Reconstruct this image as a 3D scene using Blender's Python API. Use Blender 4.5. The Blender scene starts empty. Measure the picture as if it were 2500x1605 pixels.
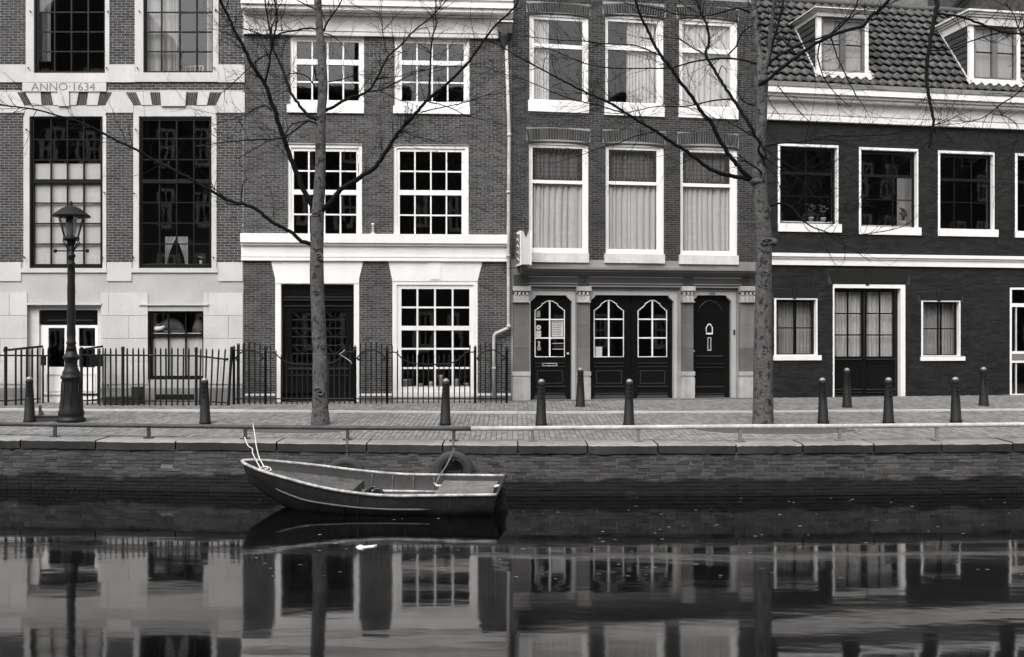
import bpy, math, random
from mathutils import Vector
R = math.radians
rnd = random.Random(1634)
SC = bpy.context.scene
COL = SC.collection

# ------------------------------------------------------------------ camera, world, sun, exposure
F = 2410.0            # focal length in photograph pixels (2500 px wide)
EYE = 1.85
CX, CY = 1250.0, 812.0
cam_d = bpy.data.cameras.new('camera')
cam = bpy.data.objects.new('camera', cam_d)
COL.objects.link(cam)
cam.location = (0, 0, EYE)
cam.rotation_euler = (R(90), 0, 0)
cam_d.sensor_fit = 'HORIZONTAL'
cam_d.sensor_width = 36
cam_d.lens = 36 * F / 2500
cam_d.shift_y = (812 - 802.5) / 2500
cam_d.clip_end = 2000
cam_d.clip_start = 0.1
SC.camera = cam

world = bpy.data.worlds.new('World')
SC.world = world
world.use_nodes = True
nt = world.node_tree
nt.nodes.clear()
sky = nt.nodes.new('ShaderNodeTexSky')
sky.sky_type = 'NISHITA'
sky.sun_disc = False
SUN_EL, SUN_ROT = 52, 205
sky.sun_elevation = R(SUN_EL)
sky.sun_rotation = R(SUN_ROT)
sky.air_density = 1.0
sky.dust_density = 4.0
hsv = nt.nodes.new('ShaderNodeHueSaturation')
hsv.inputs['Saturation'].default_value = 0.0     # black and white film
bg = nt.nodes.new('ShaderNodeBackground')
bg.inputs['Strength'].default_value = 0.15
wo = nt.nodes.new('ShaderNodeOutputWorld')
nt.links.new(sky.outputs[0], hsv.inputs['Color'])
nt.links.new(hsv.outputs[0], bg.inputs['Color'])
nt.links.new(bg.outputs[0], wo.inputs['Surface'])

sun_d = bpy.data.lights.new('sun', 'SUN')
sun_d.energy = 0.9
sun_d.angle = R(50)
sun_d.color = (1.0, 0.975, 0.955)
sun = bpy.data.objects.new('sun', sun_d)
COL.objects.link(sun)
# light travels from behind and left of the camera
az = R(SUN_ROT)
sd = Vector((math.sin(az) * math.cos(R(SUN_EL)), math.cos(az) * math.cos(R(SUN_EL)), math.sin(R(SUN_EL))))
sun.rotation_euler = sd.to_track_quat('Z', 'Y').to_euler()

vs = SC.view_settings
SC.display_settings.display_device = 'sRGB'
vs.view_transform = 'Standard'
vs.look = 'None'
vs.gamma = 1
vs.use_curve_mapping = False
vs.exposure = 1.0
SC.render.engine = 'CYCLES'
SC.cycles.max_bounces = 8
SC.cycles.transparent_max_bounces = 16
SC.cycles.caustics_reflective = False
SC.cycles.caustics_refractive = False

# ------------------------------------------------------------------ materials
TINT = (1.0, 0.972, 0.955)
MATS = {}

def M(name, v, var=0.0, stain=0.0, sscale=1.2, fine=0.0, fscale=60, rough=0.8, bump=0.0, bscale=80,
      metal=0.0, streak=0.0, spec=0.4, stretch=None, bands=None, spots=None):
    if name in MATS:
        return MATS[name]
    m = bpy.data.materials.new(name)
    m.use_nodes = True
    t = m.node_tree
    N, L = t.nodes, t.links
    b = N['Principled BSDF']
    b.inputs['Roughness'].default_value = rough
    b.inputs['Metallic'].default_value = metal
    b.inputs['Specular IOR Level'].default_value = spec
    geo = N.new('ShaderNodeNewGeometry')
    pos = geo.outputs['Position']

    def math_(op, a, c=None, d=None):
        n = N.new('ShaderNodeMath')
        n.operation = op
        for i, x in enumerate((a, c, d)):
            if x is None:
                continue
            if isinstance(x, (int, float)):
                n.inputs[i].default_value = x
            else:
                L.new(x, n.inputs[i])
        return n.outputs[0]

    def noise(scale, vec=(1, 1, 1), detail=4, off=0.0):
        mp = N.new('ShaderNodeMapping')
        mp.inputs['Scale'].default_value = vec
        mp.inputs['Location'].default_value = (off, off * .7, off * .3)
        L.new(pos, mp.inputs['Vector'])
        n = N.new('ShaderNodeTexNoise')
        n.inputs['Scale'].default_value = scale
        n.inputs['Detail'].default_value = detail
        L.new(mp.outputs[0], n.inputs['Vector'])
        return n.outputs['Fac']
    val = v
    if var:
        oi = N.new('ShaderNodeObjectInfo')
        s = math_('ADD', oi.outputs['Random'], geo.outputs['Random Per Island'])
        s = math_('FRACT', s)
        s = math_('MULTIPLY_ADD', s, 2 * var, 1 - var)
        val = math_('MULTIPLY', val, s)
    if stain:
        n = noise(sscale, off=3.1)
        n = math_('MULTIPLY_ADD', n, 4 * stain, 1 - 2 * stain)
        n = math_('MAXIMUM', n, 0.25)
        val = math_('MULTIPLY', val, n)
    if streak:
        n = noise(1.0, (5, 5, .35), 5, 7.7)
        n = math_('MULTIPLY_ADD', n, 4 * streak, 1 - 2 * streak)
        n = math_('MAXIMUM', n, 0.3)
        val = math_('MULTIPLY', val, n)
    if fine:
        n = noise(fscale, stretch or (1, 1, 1), 3, 1.3)
        n = math_('MULTIPLY_ADD', n, 4 * fine, 1 - 2 * fine)
        n = math_('MAXIMUM', n, 0.1)
        val = math_('MULTIPLY', val, n)
    if spots:                         # (scale, threshold, factor): scars and lichen marks with their own outline
        n = noise(spots[0], (1, 1, .8), 2, 11.0)
        mr = N.new('ShaderNodeMapRange')
        mr.inputs['From Min'].default_value = spots[1]
        mr.inputs['From Max'].default_value = spots[1] + .05
        mr.inputs['To Min'].default_value = 1.0
        mr.inputs['To Max'].default_value = spots[2]
        L.new(n, mr.inputs['Value'])
        val = math_('MULTIPLY', val, mr.outputs[0])
    if bands:                         # (z0, z1, factor below z0): weed and tide line of its own uneven outline
        z0, z1, fac = bands
        sp = N.new('ShaderNodeSeparateXYZ')
        L.new(pos, sp.inputs[0])
        wob = noise(1.6, (1, 1, .6), 5, 9.0)
        zz = math_('MULTIPLY_ADD', wob, -0.34, sp.outputs['Z'])
        zz = math_('ADD', zz, 0.17)
        mr = N.new('ShaderNodeMapRange')
        mr.inputs['From Min'].default_value = z0
        mr.inputs['From Max'].default_value = z1
        mr.inputs['To Min'].default_value = fac
        mr.inputs['To Max'].default_value = 1.0
        L.new(zz, mr.inputs['Value'])
        val = math_('MULTIPLY', val, mr.outputs[0])
    if isinstance(val, (int, float)):
        b.inputs['Base Color'].default_value = (v * TINT[0], v * TINT[1], v * TINT[2], 1)
    else:
        cc = N.new('ShaderNodeCombineColor')
        for i in range(3):
            L.new(math_('MULTIPLY', val, TINT[i]), cc.inputs[i])
        L.new(cc.outputs[0], b.inputs['Base Color'])
    if bump:
        n = noise(bscale, stretch or (1, 1, 1), 6, 5.0)
        bp = N.new('ShaderNodeBump')
        bp.inputs['Strength'].default_value = bump
        bp.inputs['Distance'].default_value = 0.02
        L.new(n, bp.inputs['Height'])
        L.new(bp.outputs[0], b.inputs['Normal'])
    MATS[name] = m
    return m


def glass_mat(name, mult=1.5, tint=.85, wav=.00006, wscale=2.2):
    m = bpy.data.materials.new(name)
    m.use_nodes = True
    t = m.node_tree
    N, L = t.nodes, t.links
    N.clear()
    out = N.new('ShaderNodeOutputMaterial')
    mix = N.new('ShaderNodeMixShader')
    tr = N.new('ShaderNodeBsdfTransparent')
    tr.inputs[0].default_value = (tint, tint, tint, 1)
    gl = N.new('ShaderNodeBsdfGlossy')
    gl.inputs['Roughness'].default_value = 0.02
    geo = N.new('ShaderNodeNewGeometry')

    def mth(op, *v):
        n = N.new('ShaderNodeMath')
        n.operation = op
        for i, x in enumerate(v):
            if isinstance(x, (int, float)):
                n.inputs[i].default_value = x
            else:
                L.new(x, n.inputs[i])
        return n.outputs[0]
    dt = N.new('ShaderNodeVectorMath')
    dt.operation = 'DOT_PRODUCT'
    L.new(geo.outputs['Incoming'], dt.inputs[0])
    L.new(geo.outputs['Normal'], dt.inputs[1])
    c1 = mth('SUBTRACT', 1.0, mth('ABSOLUTE', dt.outputs['Value']))
    fres = mth('MINIMUM', mth('MULTIPLY', mth('MULTIPLY_ADD', mth('POWER', c1, 5.0), .957, .043), mult), 1.0)
    oi = N.new('ShaderNodeObjectInfo')
    ad = N.new('ShaderNodeVectorMath')
    ad.operation = 'ADD'
    sc = N.new('ShaderNodeVectorMath')
    sc.operation = 'SCALE'
    sc.inputs['Scale'].default_value = 7.0
    cb = N.new('ShaderNodeCombineXYZ')
    L.new(oi.outputs['Random'], cb.inputs[0])
    L.new(oi.outputs['Random'], cb.inputs[2])
    L.new(cb.outputs[0], sc.inputs[0])
    L.new(geo.outputs['Position'], ad.inputs[0])
    L.new(sc.outputs[0], ad.inputs[1])
    no = N.new('ShaderNodeTexNoise')
    no.inputs['Scale'].default_value = wscale
    no.inputs['Detail'].default_value = 2
    L.new(ad.outputs[0], no.inputs['Vector'])
    bp = N.new('ShaderNodeBump')
    bp.inputs['Strength'].default_value = 1.0
    bp.inputs['Distance'].default_value = wav * 10
    L.new(no.outputs['Fac'], bp.inputs['Height'])
    L.new(bp.outputs[0], gl.inputs['Normal'])
    L.new(fres, mix.inputs[0])
    L.new(tr.outputs[0], mix.inputs[1])
    L.new(gl.outputs[0], mix.inputs[2])
    L.new(mix.outputs[0], out.inputs['Surface'])
    MATS[name] = m
    return m


def water_mat():
    m = bpy.data.materials.new('canal_water')
    m.use_nodes = True
    t = m.node_tree
    N, L = t.nodes, t.links
    b = N['Principled BSDF']
    b.inputs['Base Color'].default_value = (.0012, .0012, .0012, 1)
    b.inputs['Roughness'].default_value = .085
    b.inputs['IOR'].default_value = 1.58
    geo = N.new('ShaderNodeNewGeometry')
    mp = N.new('ShaderNodeMapping')
    mp.inputs['Scale'].default_value = (.9, 2.2, 1)
    mp.inputs['Rotation'].default_value = (0, 0, .12)
    L.new(geo.outputs['Position'], mp.inputs['Vector'])
    no = N.new('ShaderNodeTexNoise')
    no.inputs['Scale'].default_value = .55
    no.inputs['Detail'].default_value = 4
    no.inputs['Roughness'].default_value = .45
    L.new(mp.outputs[0], no.inputs['Vector'])
    bp = N.new('ShaderNodeBump')
    bp.inputs['Strength'].default_value = .5
    bp.inputs['Distance'].default_value = .010
    L.new(no.outputs['Fac'], bp.inputs['Height'])
    L.new(bp.outputs[0], b.inputs['Normal'])
    n2 = N.new('ShaderNodeTexNoise')
    n2.inputs['Scale'].default_value = .7
    L.new(mp.outputs[0], n2.inputs['Vector'])
    mr = N.new('ShaderNodeMapRange')
    mr.inputs['To Min'].default_value = .03
    mr.inputs['To Max'].default_value = .085
    L.new(n2.outputs['Fac'], mr.inputs['Value'])
    L.new(mr.outputs[0], b.inputs['Roughness'])
    return m


WHITE = M('white_paint', .82, stain=.05, sscale=2.5, rough=.45, fine=.03, fscale=25, streak=.045)
WHITE_OLD = M('old_white_paint', .62, stain=.12, sscale=3, rough=.55, fine=.08, fscale=25, streak=.08)
STONE1 = M('pale_sandstone', .52, var=.045, stain=.11, sscale=1.6, fine=.11, fscale=38, bump=.15, bscale=60, streak=.05)
STONE1D = M('dirty_sandstone', .22, var=.08, stain=.2, sscale=2.5, fine=.1, fscale=45, bump=.2)
CARVED = M('carved_letter_stone', .19, fine=.1)
STONE3 = M('grey_bluestone', .13, var=.22, stain=.2, sscale=2.5, fine=.12, fscale=50, bump=.2, streak=.2)
STONE3L = M('light_bluestone', .36, var=.12, stain=.2, sscale=3, fine=.12, fscale=50, bump=.2, streak=.2)
BRICK1 = M('brown_brick', .045, var=.45, stain=.14, fine=.28, fscale=60, bump=.3, bscale=90)
MORTAR1 = M('pale_mortar', .42, stain=.15, fine=.1)
BRICK2 = M('grey_brick', .058, var=.48, stain=.2, sscale=.9, fine=.3, fscale=45, bump=.3, streak=.1)
MORTAR2 = M('grey_mortar', .36, stain=.4, fine=.15, streak=.12)
BRICK3 = M('dark_brick', .034, var=.5, stain=.22, sscale=.9, fine=.32, fscale=45, bump=.3, streak=.1)
MORTAR3 = M('dark_mortar', .24, stain=.4, fine=.15)
BRICK4 = M('tarred_brick', .0125, var=.5, stain=.3, sscale=.8, fine=.35, fscale=35, bump=.5, bscale=40, rough=.55, spec=.3)
MORTAR4 = M('tarred_mortar', .05, stain=.4, sscale=.9, fine=.3, rough=.7, spec=.1)
LINTEL4 = M('tarred_stone', .016, stain=.1, fine=.1, rough=.7, spec=.15)
BLACK = M('black_gloss_paint', .005, rough=.25, stain=.1, spec=.35, fine=.1)
BLACK_EDGE = M('worn_black_paint', .03, rough=.25, fine=.2)
DARKGREEN = M('dark_sash_paint', .006, rough=.4, spec=.25)
FASCIA = M('grey_shopfront_paint', .052, rough=.45, fine=.15, stretch=(.3, .3, 6), stain=.1)
FASCIA_L = M('light_shopfront_paint', .2, rough=.5, fine=.12, stain=.1)
GREYWOOD = M('pale_grey_wood', .42, rough=.5, fine=.1, stain=.1)
IRON = M('black_ironwork', .007, rough=.5, spec=.3, fine=.2, bump=.1)
BOLL = M('bollard_paint', .010, spec=.2, rough=.6, stain=.2, sscale=4, fine=.25, fscale=40, bump=.15)
BOLLTOP = M('worn_bollard_cap', .25, rough=.4, metal=.3)
STEELD = M('dull_grey_post', .16, stain=.2, fine=.2)
STEEL = M('galvanised_steel', .42, rough=.45, metal=.0, stain=.25, sscale=2.5, fine=.22, fscale=14)
RUST = M('rusty_dark_rail', .045, rough=.6, stain=.35, sscale=3, fine=.3, fscale=18)
BARK = M('tree_bark', .082, spots=(12, .57, .3), stain=.3, sscale=5, fine=.42, fscale=16, bump=.9, bscale=24, stretch=(1, 1, 1.6), rough=.95)
BARK2 = M('branch_bark', .009, stain=.2, sscale=6, fine=.2, fscale=30, rough=.9, spec=.1)
PAVER = M('paving_brick_clay', .17, var=.25, stain=.12, sscale=.8, fine=.12, fscale=50, bump=.2, rough=.85)
JOINT = M('paving_joint_sand', .06, fine=.2)
KERB = M('pale_kerb_granite', .45, var=.12, fine=.12)
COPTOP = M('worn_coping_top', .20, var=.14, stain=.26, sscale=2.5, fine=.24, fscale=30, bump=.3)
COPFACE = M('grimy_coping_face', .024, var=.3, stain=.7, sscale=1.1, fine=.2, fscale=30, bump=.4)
QBRICK = M('quay_brick_clay', .060, var=.42, stain=.3, sscale=1.3, fine=.22, fscale=30, bump=.5, bands=(-.62, -.56, .12))
QMORT = M('quay_mortar', .17, stain=.35, sscale=1.3, fine=.25, fscale=25, bands=(-.62, -.56, .1))
SOIL = M('bare_soil', .07, stain=.2, fine=.3, fscale=30, bump=.5)
TILE = M('roof_tile_clay', .066, var=.35, stain=.12, fine=.15, fscale=40, rough=.55, bump=.15)
LEAD = M('pale_lead_sheet', .42, stain=.2, sscale=5, rough=.5)
DARKBOARD = M('dark_weatherboard', .035, var=.2, fine=.15, rough=.6)
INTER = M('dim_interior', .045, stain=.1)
CURTAIN = M('net_curtain', .54, fine=.06, fscale=12, stretch=(1, 1, .05), rough=.9)
CURTAIN_G = M('grey_net_curtain', .33, fine=.12, fscale=12, stretch=(1, 1, .05), rough=.9)
BLIND = M('white_blind', .58, rough=.9, stain=.03)
LEADED = M('leaded_came', .02, rough=.5)
RUBBER = M('worn_rubber', .034, rough=.65, fine=.3, fscale=20, stain=.2)
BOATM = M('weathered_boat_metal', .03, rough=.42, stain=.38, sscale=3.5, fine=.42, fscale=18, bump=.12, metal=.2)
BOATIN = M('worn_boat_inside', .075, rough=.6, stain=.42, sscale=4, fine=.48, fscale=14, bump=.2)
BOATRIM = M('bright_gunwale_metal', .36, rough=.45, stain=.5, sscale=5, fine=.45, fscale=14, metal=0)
ROPE = M('pale_rope', .6, rough=.9, fine=.2)
CHAINM = M('chain_metal', .16, rough=.5, metal=.5, fine=.2)
PAPER = M('white_paper', .75, rough=.8, stain=.05)
INK = M('printed_text', .2, rough=.8)
POT = M('pale_pot', .5, rough=.6)
LEAF = M('house_plant_leaf', .05, rough=.6)
FUR = M('cat_fur', .10, fine=.25, fscale=30, rough=.95)
FURW = M('white_cat_fur', .7, rough=.95)
SIGNF = M('sign_face_print', .16, fine=.2)
SIGNB = M('sign_box_enamel', .58, stain=.06)
LAMPGL = M('frosted_lamp_lens', .35, rough=.3)
OPPB = M('far_side_brick', .06, stain=.1)
GLASS = glass_mat('window_glass', 2.0, .93)
GLASS_OLD = glass_mat('leaded_glass', 1.8, .55)
LGLASS = glass_mat('lantern_glass', 2.0, .72)
WATER = water_mat()


# ------------------------------------------------------------------ mesh builder
class MB:
    def __init__(s):
        s.v, s.f, s.sm, s.mi = [], [], [], []

    def face(s, idx, sm=False, mi=0):
        s.f.append(idx)
        s.sm.append(sm)
        s.mi.append(mi)

    def box(s, x0, x1, y0, y1, z0, z1, back=True, mi=0, jit=0.0):
        n = len(s.v)
        j = (lambda: rnd.uniform(-jit, jit)) if jit else (lambda: 0.0)
        s.v += [(x0, y0 + j(), z0), (x1, y0 + j(), z0), (x1, y0 + j(), z1), (x0, y0 + j(), z1),
                (x0, y1, z0), (x1, y1, z0), (x1, y1, z1), (x0, y1, z1)]
        for q in ((0, 1, 2, 3), (1, 5, 6, 2), (4, 0, 3, 7), (3, 2, 6, 7), (4, 5, 1, 0)):
            s.face(tuple(n + k for k in q), False, mi)
        if back:
            s.face((n + 5, n + 4, n + 7, n + 6), False, mi)
        return s

    def prism(s, poly, y0, y1, mi=0):
        """poly: list of (x,z) counter-clockwise seen from -y (the street)"""
        a = sum(poly[i][0] * poly[(i + 1) % len(poly)][1] - poly[(i + 1) % len(poly)][0] * poly[i][1] for i in range(len(poly)))
        if a < 0:
            poly = poly[::-1]
        n, k = len(s.v), len(poly)
        s.v += [(x, y0, z) for x, z in poly] + [(x, y1, z) for x, z in poly]
        s.face(tuple(n + i for i in range(k)), False, mi)
        s.face(tuple(n + k + i for i in reversed(range(k))), False, mi)
        for i in range(k):
            j = (i + 1) % k
            s.face((n + i, n + k + i, n + k + j, n + j), False, mi)
        return s

    def extrude(s, prof, x0, x1, mi=0, closed=True):
        """prof: list of (y,z); extruded along x"""
        n, k = len(s.v), len(prof)
        s.v += [(x0, y, z) for y, z in prof] + [(x1, y, z) for y, z in prof]
        rng = range(k if closed else k - 1)
        for i in rng:
            j = (i + 1) % k
            s.face((n + i, n + j, n + k + j, n + k + i), False, mi)
        if closed:
            s.face(tuple(n + i for i in reversed(range(k))), False, mi)
            s.face(tuple(n + k + i for i in range(k)), False, mi)
        return s

    def lathe(s, prof, n=20, c=(0, 0, 0), smooth=True, mi=0):
        b = len(s.v)
        for r, z in prof:
            for i in range(n):
                a = 2 * math.pi * i / n
                s.v.append((c[0] + r * math.cos(a), c[1] + r * math.sin(a), c[2] + z))
        for k in range(len(prof) - 1):
            for i in range(n):
                j = (i + 1) % n
                s.face((b + k * n + i, b + k * n + j, b + (k + 1) * n + j, b + (k + 1) * n + i), smooth, mi)
        s.face(tuple(b + i for i in reversed(range(n))), False, mi)
        s.face(tuple(b + (len(prof) - 1) * n + i for i in range(n)), False, mi)
        return s

    def tube(s, pts, rad, n=6, smooth=True, cap=True, mi=0):
        pts = [Vector(p) for p in pts]
        if isinstance(rad, (int, float)):
            rad = [rad] * len(pts)
        b = len(s.v)
        u = None
        for i, p in enumerate(pts):
            d = (pts[min(i + 1, len(pts) - 1)] - pts[max(i - 1, 0)])
            if d.length < 1e-9:
                d = Vector((0, 0, 1))
            d.normalize()
            if u is None:
                u = d.orthogonal()
            u = u - d * u.dot(d)
            if u.length < 1e-6:
                u = d.orthogonal()
            u.normalize()
            w = d.cross(u)
            for k in range(n):
                a = 2 * math.pi * k / n
                s.v.append(tuple(p + (u * math.cos(a) + w * math.sin(a)) * rad[i]))
        for i in range(len(pts) - 1):
            for k in range(n):
                j = (k + 1) % n
                s.face((b + i * n + k, b + i * n + j, b + (i + 1) * n + j, b + (i + 1) * n + k), smooth, mi)
        if cap:
            s.face(tuple(b + k for k in reversed(range(n))), False, mi)
            e = b + (len(pts) - 1) * n
            s.face(tuple(e + k for k in range(n)), False, mi)
        return s

    def blob(s, c, r, seg=10, ring=6, mi=0):
        prof = []
        b = len(s.v)
        for i in range(1, ring):
            a = math.pi * i / ring
            for k in range(seg):
                t = 2 * math.pi * k / seg
                s.v.append((c[0] + r[0] * math.sin(a) * math.cos(t), c[1] + r[1] * math.sin(a) * math.sin(t), c[2] - r[2] * math.cos(a)))
        for i in range(ring - 2):
            for k in range(seg):
                j = (k + 1) % seg
                s.face((b + i * seg + k, b + i * seg + j, b + (i + 1) * seg + j, b + (i + 1) * seg + k), True, mi)
        s.face(tuple(b + k for k in reversed(range(seg))), True, mi)
        e = b + (ring - 2) * seg
        s.face(tuple(e + k for k in range(seg)), True, mi)
        return s

    def mesh(s, name, mats):
        me = bpy.data.meshes.new(name)
        me.from_pydata(s.v, [], s.f)
        if not isinstance(mats, (list, tuple)):
            mats = [mats]
        for m in mats:
            me.materials.append(m)
        me.polygons.foreach_set('use_smooth', s.sm)
        me.polygons.foreach_set('material_index', s.mi)
        me.update()
        return me

    def build(s, name, mats, parent=None, loc=None, rot=None):
        return link(name, s.mesh(name, mats), parent, loc, rot)


def link(name, me, parent=None, loc=None, rot=None):
    o = bpy.data.objects.new(name, me)
    COL.objects.link(o)
    if parent is not None:
        o.parent = parent
    if loc is not None:
        o.location = loc
    if rot is not None:
        o.rotation_euler = rot
    return o


def tag(o, label=None, cat=None, group=None, kind=None):
    if label:
        o['label'] = label
    if cat:
        o['category'] = cat
    if group:
        o['group'] = group
    if kind:
        o['kind'] = kind
    return o


def thing(name, label, cat, loc=(0, 0, 0), rz=0.0, group=None):
    o = bpy.data.objects.new(name, None)
    COL.objects.link(o)
    o.empty_display_size = .2
    o.location = loc
    o.rotation_euler = (0, 0, rz)
    return tag(o, label, cat, group)


def copy_tree(o, parent=None):
    c = o.copy()
    COL.objects.link(c)
    if parent is not None:
        c.parent = parent
    for ch in o.children:
        copy_tree(ch, c)
    return c


def W(px, py, Y):
    """photograph pixel at a known distance -> world point"""
    return Vector(((px - CX) / F * Y, Y, EYE - (py - CY) / F * Y))


GS, GY0, GY1 = .0364, 17.2, 22.9      # the street rises gently from the quay to the houses


def gz(y):
    return GS * (min(max(y, GY0), GY1) - GY0)


def ground(px, py, z=None):
    q = (py - CY) / F
    if z is None:
        Y = (EYE + GS * GY0) / (q + GS)
        if Y < GY0:
            Y = EYE / q
        elif Y > GY1:
            Y = (EYE - gz(GY1)) / q
        z = gz(Y)
    else:
        Y = (EYE - z) / q
    return Vector(((px - CX) / F * Y, Y, z))


def in_view(p, m=30):
    if p[1] < 1:
        return False
    x = CX + p[0] / p[1] * F
    y = CY + (EYE - p[2]) / p[1] * F
    return -m < x < 2500 + m and -m < y < 1605 + m


def smooth_path(pts, n=4):
    """Catmull-Rom through tuples of any dimension"""
    out = []
    P = [pts[0]] + list(pts) + [pts[-1]]
    for i in range(1, len(P) - 2):
        for k in range(n):
            t = k / n
            a, b, c, d = P[i - 1], P[i], P[i + 1], P[i + 2]
            out.append(tuple(.5 * ((2 * b[q]) + (-a[q] + c[q]) * t + (2 * a[q] - 5 * b[q] + 4 * c[q] - d[q]) * t * t +
                                   (-a[q] + 3 * b[q] - 3 * c[q] + d[q]) * t ** 3) for q in range(len(b))))
    out.append(tuple(pts[-1]))
    return out


# ------------------------------------------------------------------ facades
class Facade:
    def __init__(s, name, label, O, psi, width):
        s.O = Vector(O)
        s.psi = psi
        s.c, s.s = math.cos(psi), math.sin(psi)
        s.w = width
        s.root = thing(name, label, 'house', O, psi, 'canal houses along the far quay')
        s.holes, s.cover = [], []      # openings cut in the wall / areas where no brick shows

    def p(s, px, py, d=0.0):
        ox, oy = s.O.x - s.s * d, s.O.y + s.c * d
        a = (px - CX) / F
        u = (a * oy - ox) / (s.c - a * s.s)
        Y = oy + u * s.s
        return u, EYE - (py - CY) / F * Y

    def rect(s, l, t, r, b, d=0.0):
        cx, cy = (l + r) / 2, (t + b) / 2
        return s.p(l, cy, d)[0], s.p(r, cy, d)[0], s.p(cx, b, d)[1], s.p(cx, t, d)[1]

    def poly(s, pts, d=0.0):
        return [s.p(x, y, d) for x, y in pts]

    def world(s, u, d, z):
        return Vector((s.O.x + s.c * u - s.s * d, s.O.y + s.s * u + s.c * d, z))

    def slab(s, name, l, t, r, b, y0, y1, mat, cover=True, parent=None):
        u0, u1, z0, z1 = s.rect(l, t, r, b)
        if cover:
            s.cover.append((u0, u1, z0, z1))
        return MB().box(u0, u1, y0, y1, z0, z1).build(name, mat, parent or s.root)

    def moulding(s, name, l, r, layers, mat, cover=True):
        """layers: list of (top px, bottom px, projection): stepped cornice built as one run of trim"""
        mb = MB()
        for t, b, pr in layers:
            u0, u1, z0, z1 = s.rect(l, t, r, b)
            mb.box(u0, u1, -pr, .02, z0, z1)
            if cover:
                s.cover.append((u0, u1, z0, z1))
        return mb.build(name, mat, s.root)


def wall_slab(mb, u0, u1, z0, z1, holes, y0, y1, mi=0):
    us = sorted({u0, u1} | {min(max(x, u0), u1) for h in holes for x in h[:2]})
    zs = sorted({z0, z1} | {min(max(x, z0), z1) for h in holes for x in h[2:4]})
    inside = lambda u, z: any(h[0] < u < h[1] and h[2] < z < h[3] for h in holes)
    for i in range(len(us) - 1):
        for j in range(len(zs) - 1):
            a, b, c, d = us[i], us[i + 1], zs[j], zs[j + 1]
            if b - a < 1e-6 or d - c < 1e-6 or inside((a + b) / 2, (c + d) / 2):
                continue
            n = len(mb.v)
            mb.v += [(a, y0, c), (b, y0, c), (b, y0, d), (a, y0, d)]
            mb.face((n, n + 1, n + 2, n + 3), False, mi)
    for h in holes:
        a, b, c, d = max(h[0], u0), min(h[1], u1), max(h[2], z0), min(h[3], z1)
        n = len(mb.v)
        mb.v += [(a, y0, c), (b, y0, c), (b, y0, d), (a, y0, d), (a, y1, c), (b, y1, c), (b, y1, d), (a, y1, d)]
        for q in ((0, 3, 7, 4), (1, 5, 6, 2), (3, 2, 6, 7), (0, 4, 5, 1)):
            mb.face(tuple(n + k for k in q), False, mi)


def ring(mb, o, i, y0, y1, mi=0):
    """rectangular frame: o, i = (u0,u1,z0,z1) outer and inner"""
    mb.box(o[0], i[0], y0, y1, o[2], o[3], mi=mi)
    mb.box(i[1], o[1], y0, y1, o[2], o[3], mi=mi)
    mb.box(i[0], i[1], y0, y1, i[3], o[3], mi=mi)
    mb.box(i[0], i[1], y0, y1, o[2], i[2], mi=mi)


def pane_quad(u0, u1, z0, z1, y, parent, mat=None, name='pane'):
    mb = MB()
    mb.v = [(u0, y, z0), (u1, y, z0), (u1, y, z1), (u0, y, z1)]
    mb.face((0, 1, 2, 3))
    return mb.build(name, mat or GLASS, parent)


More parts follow.
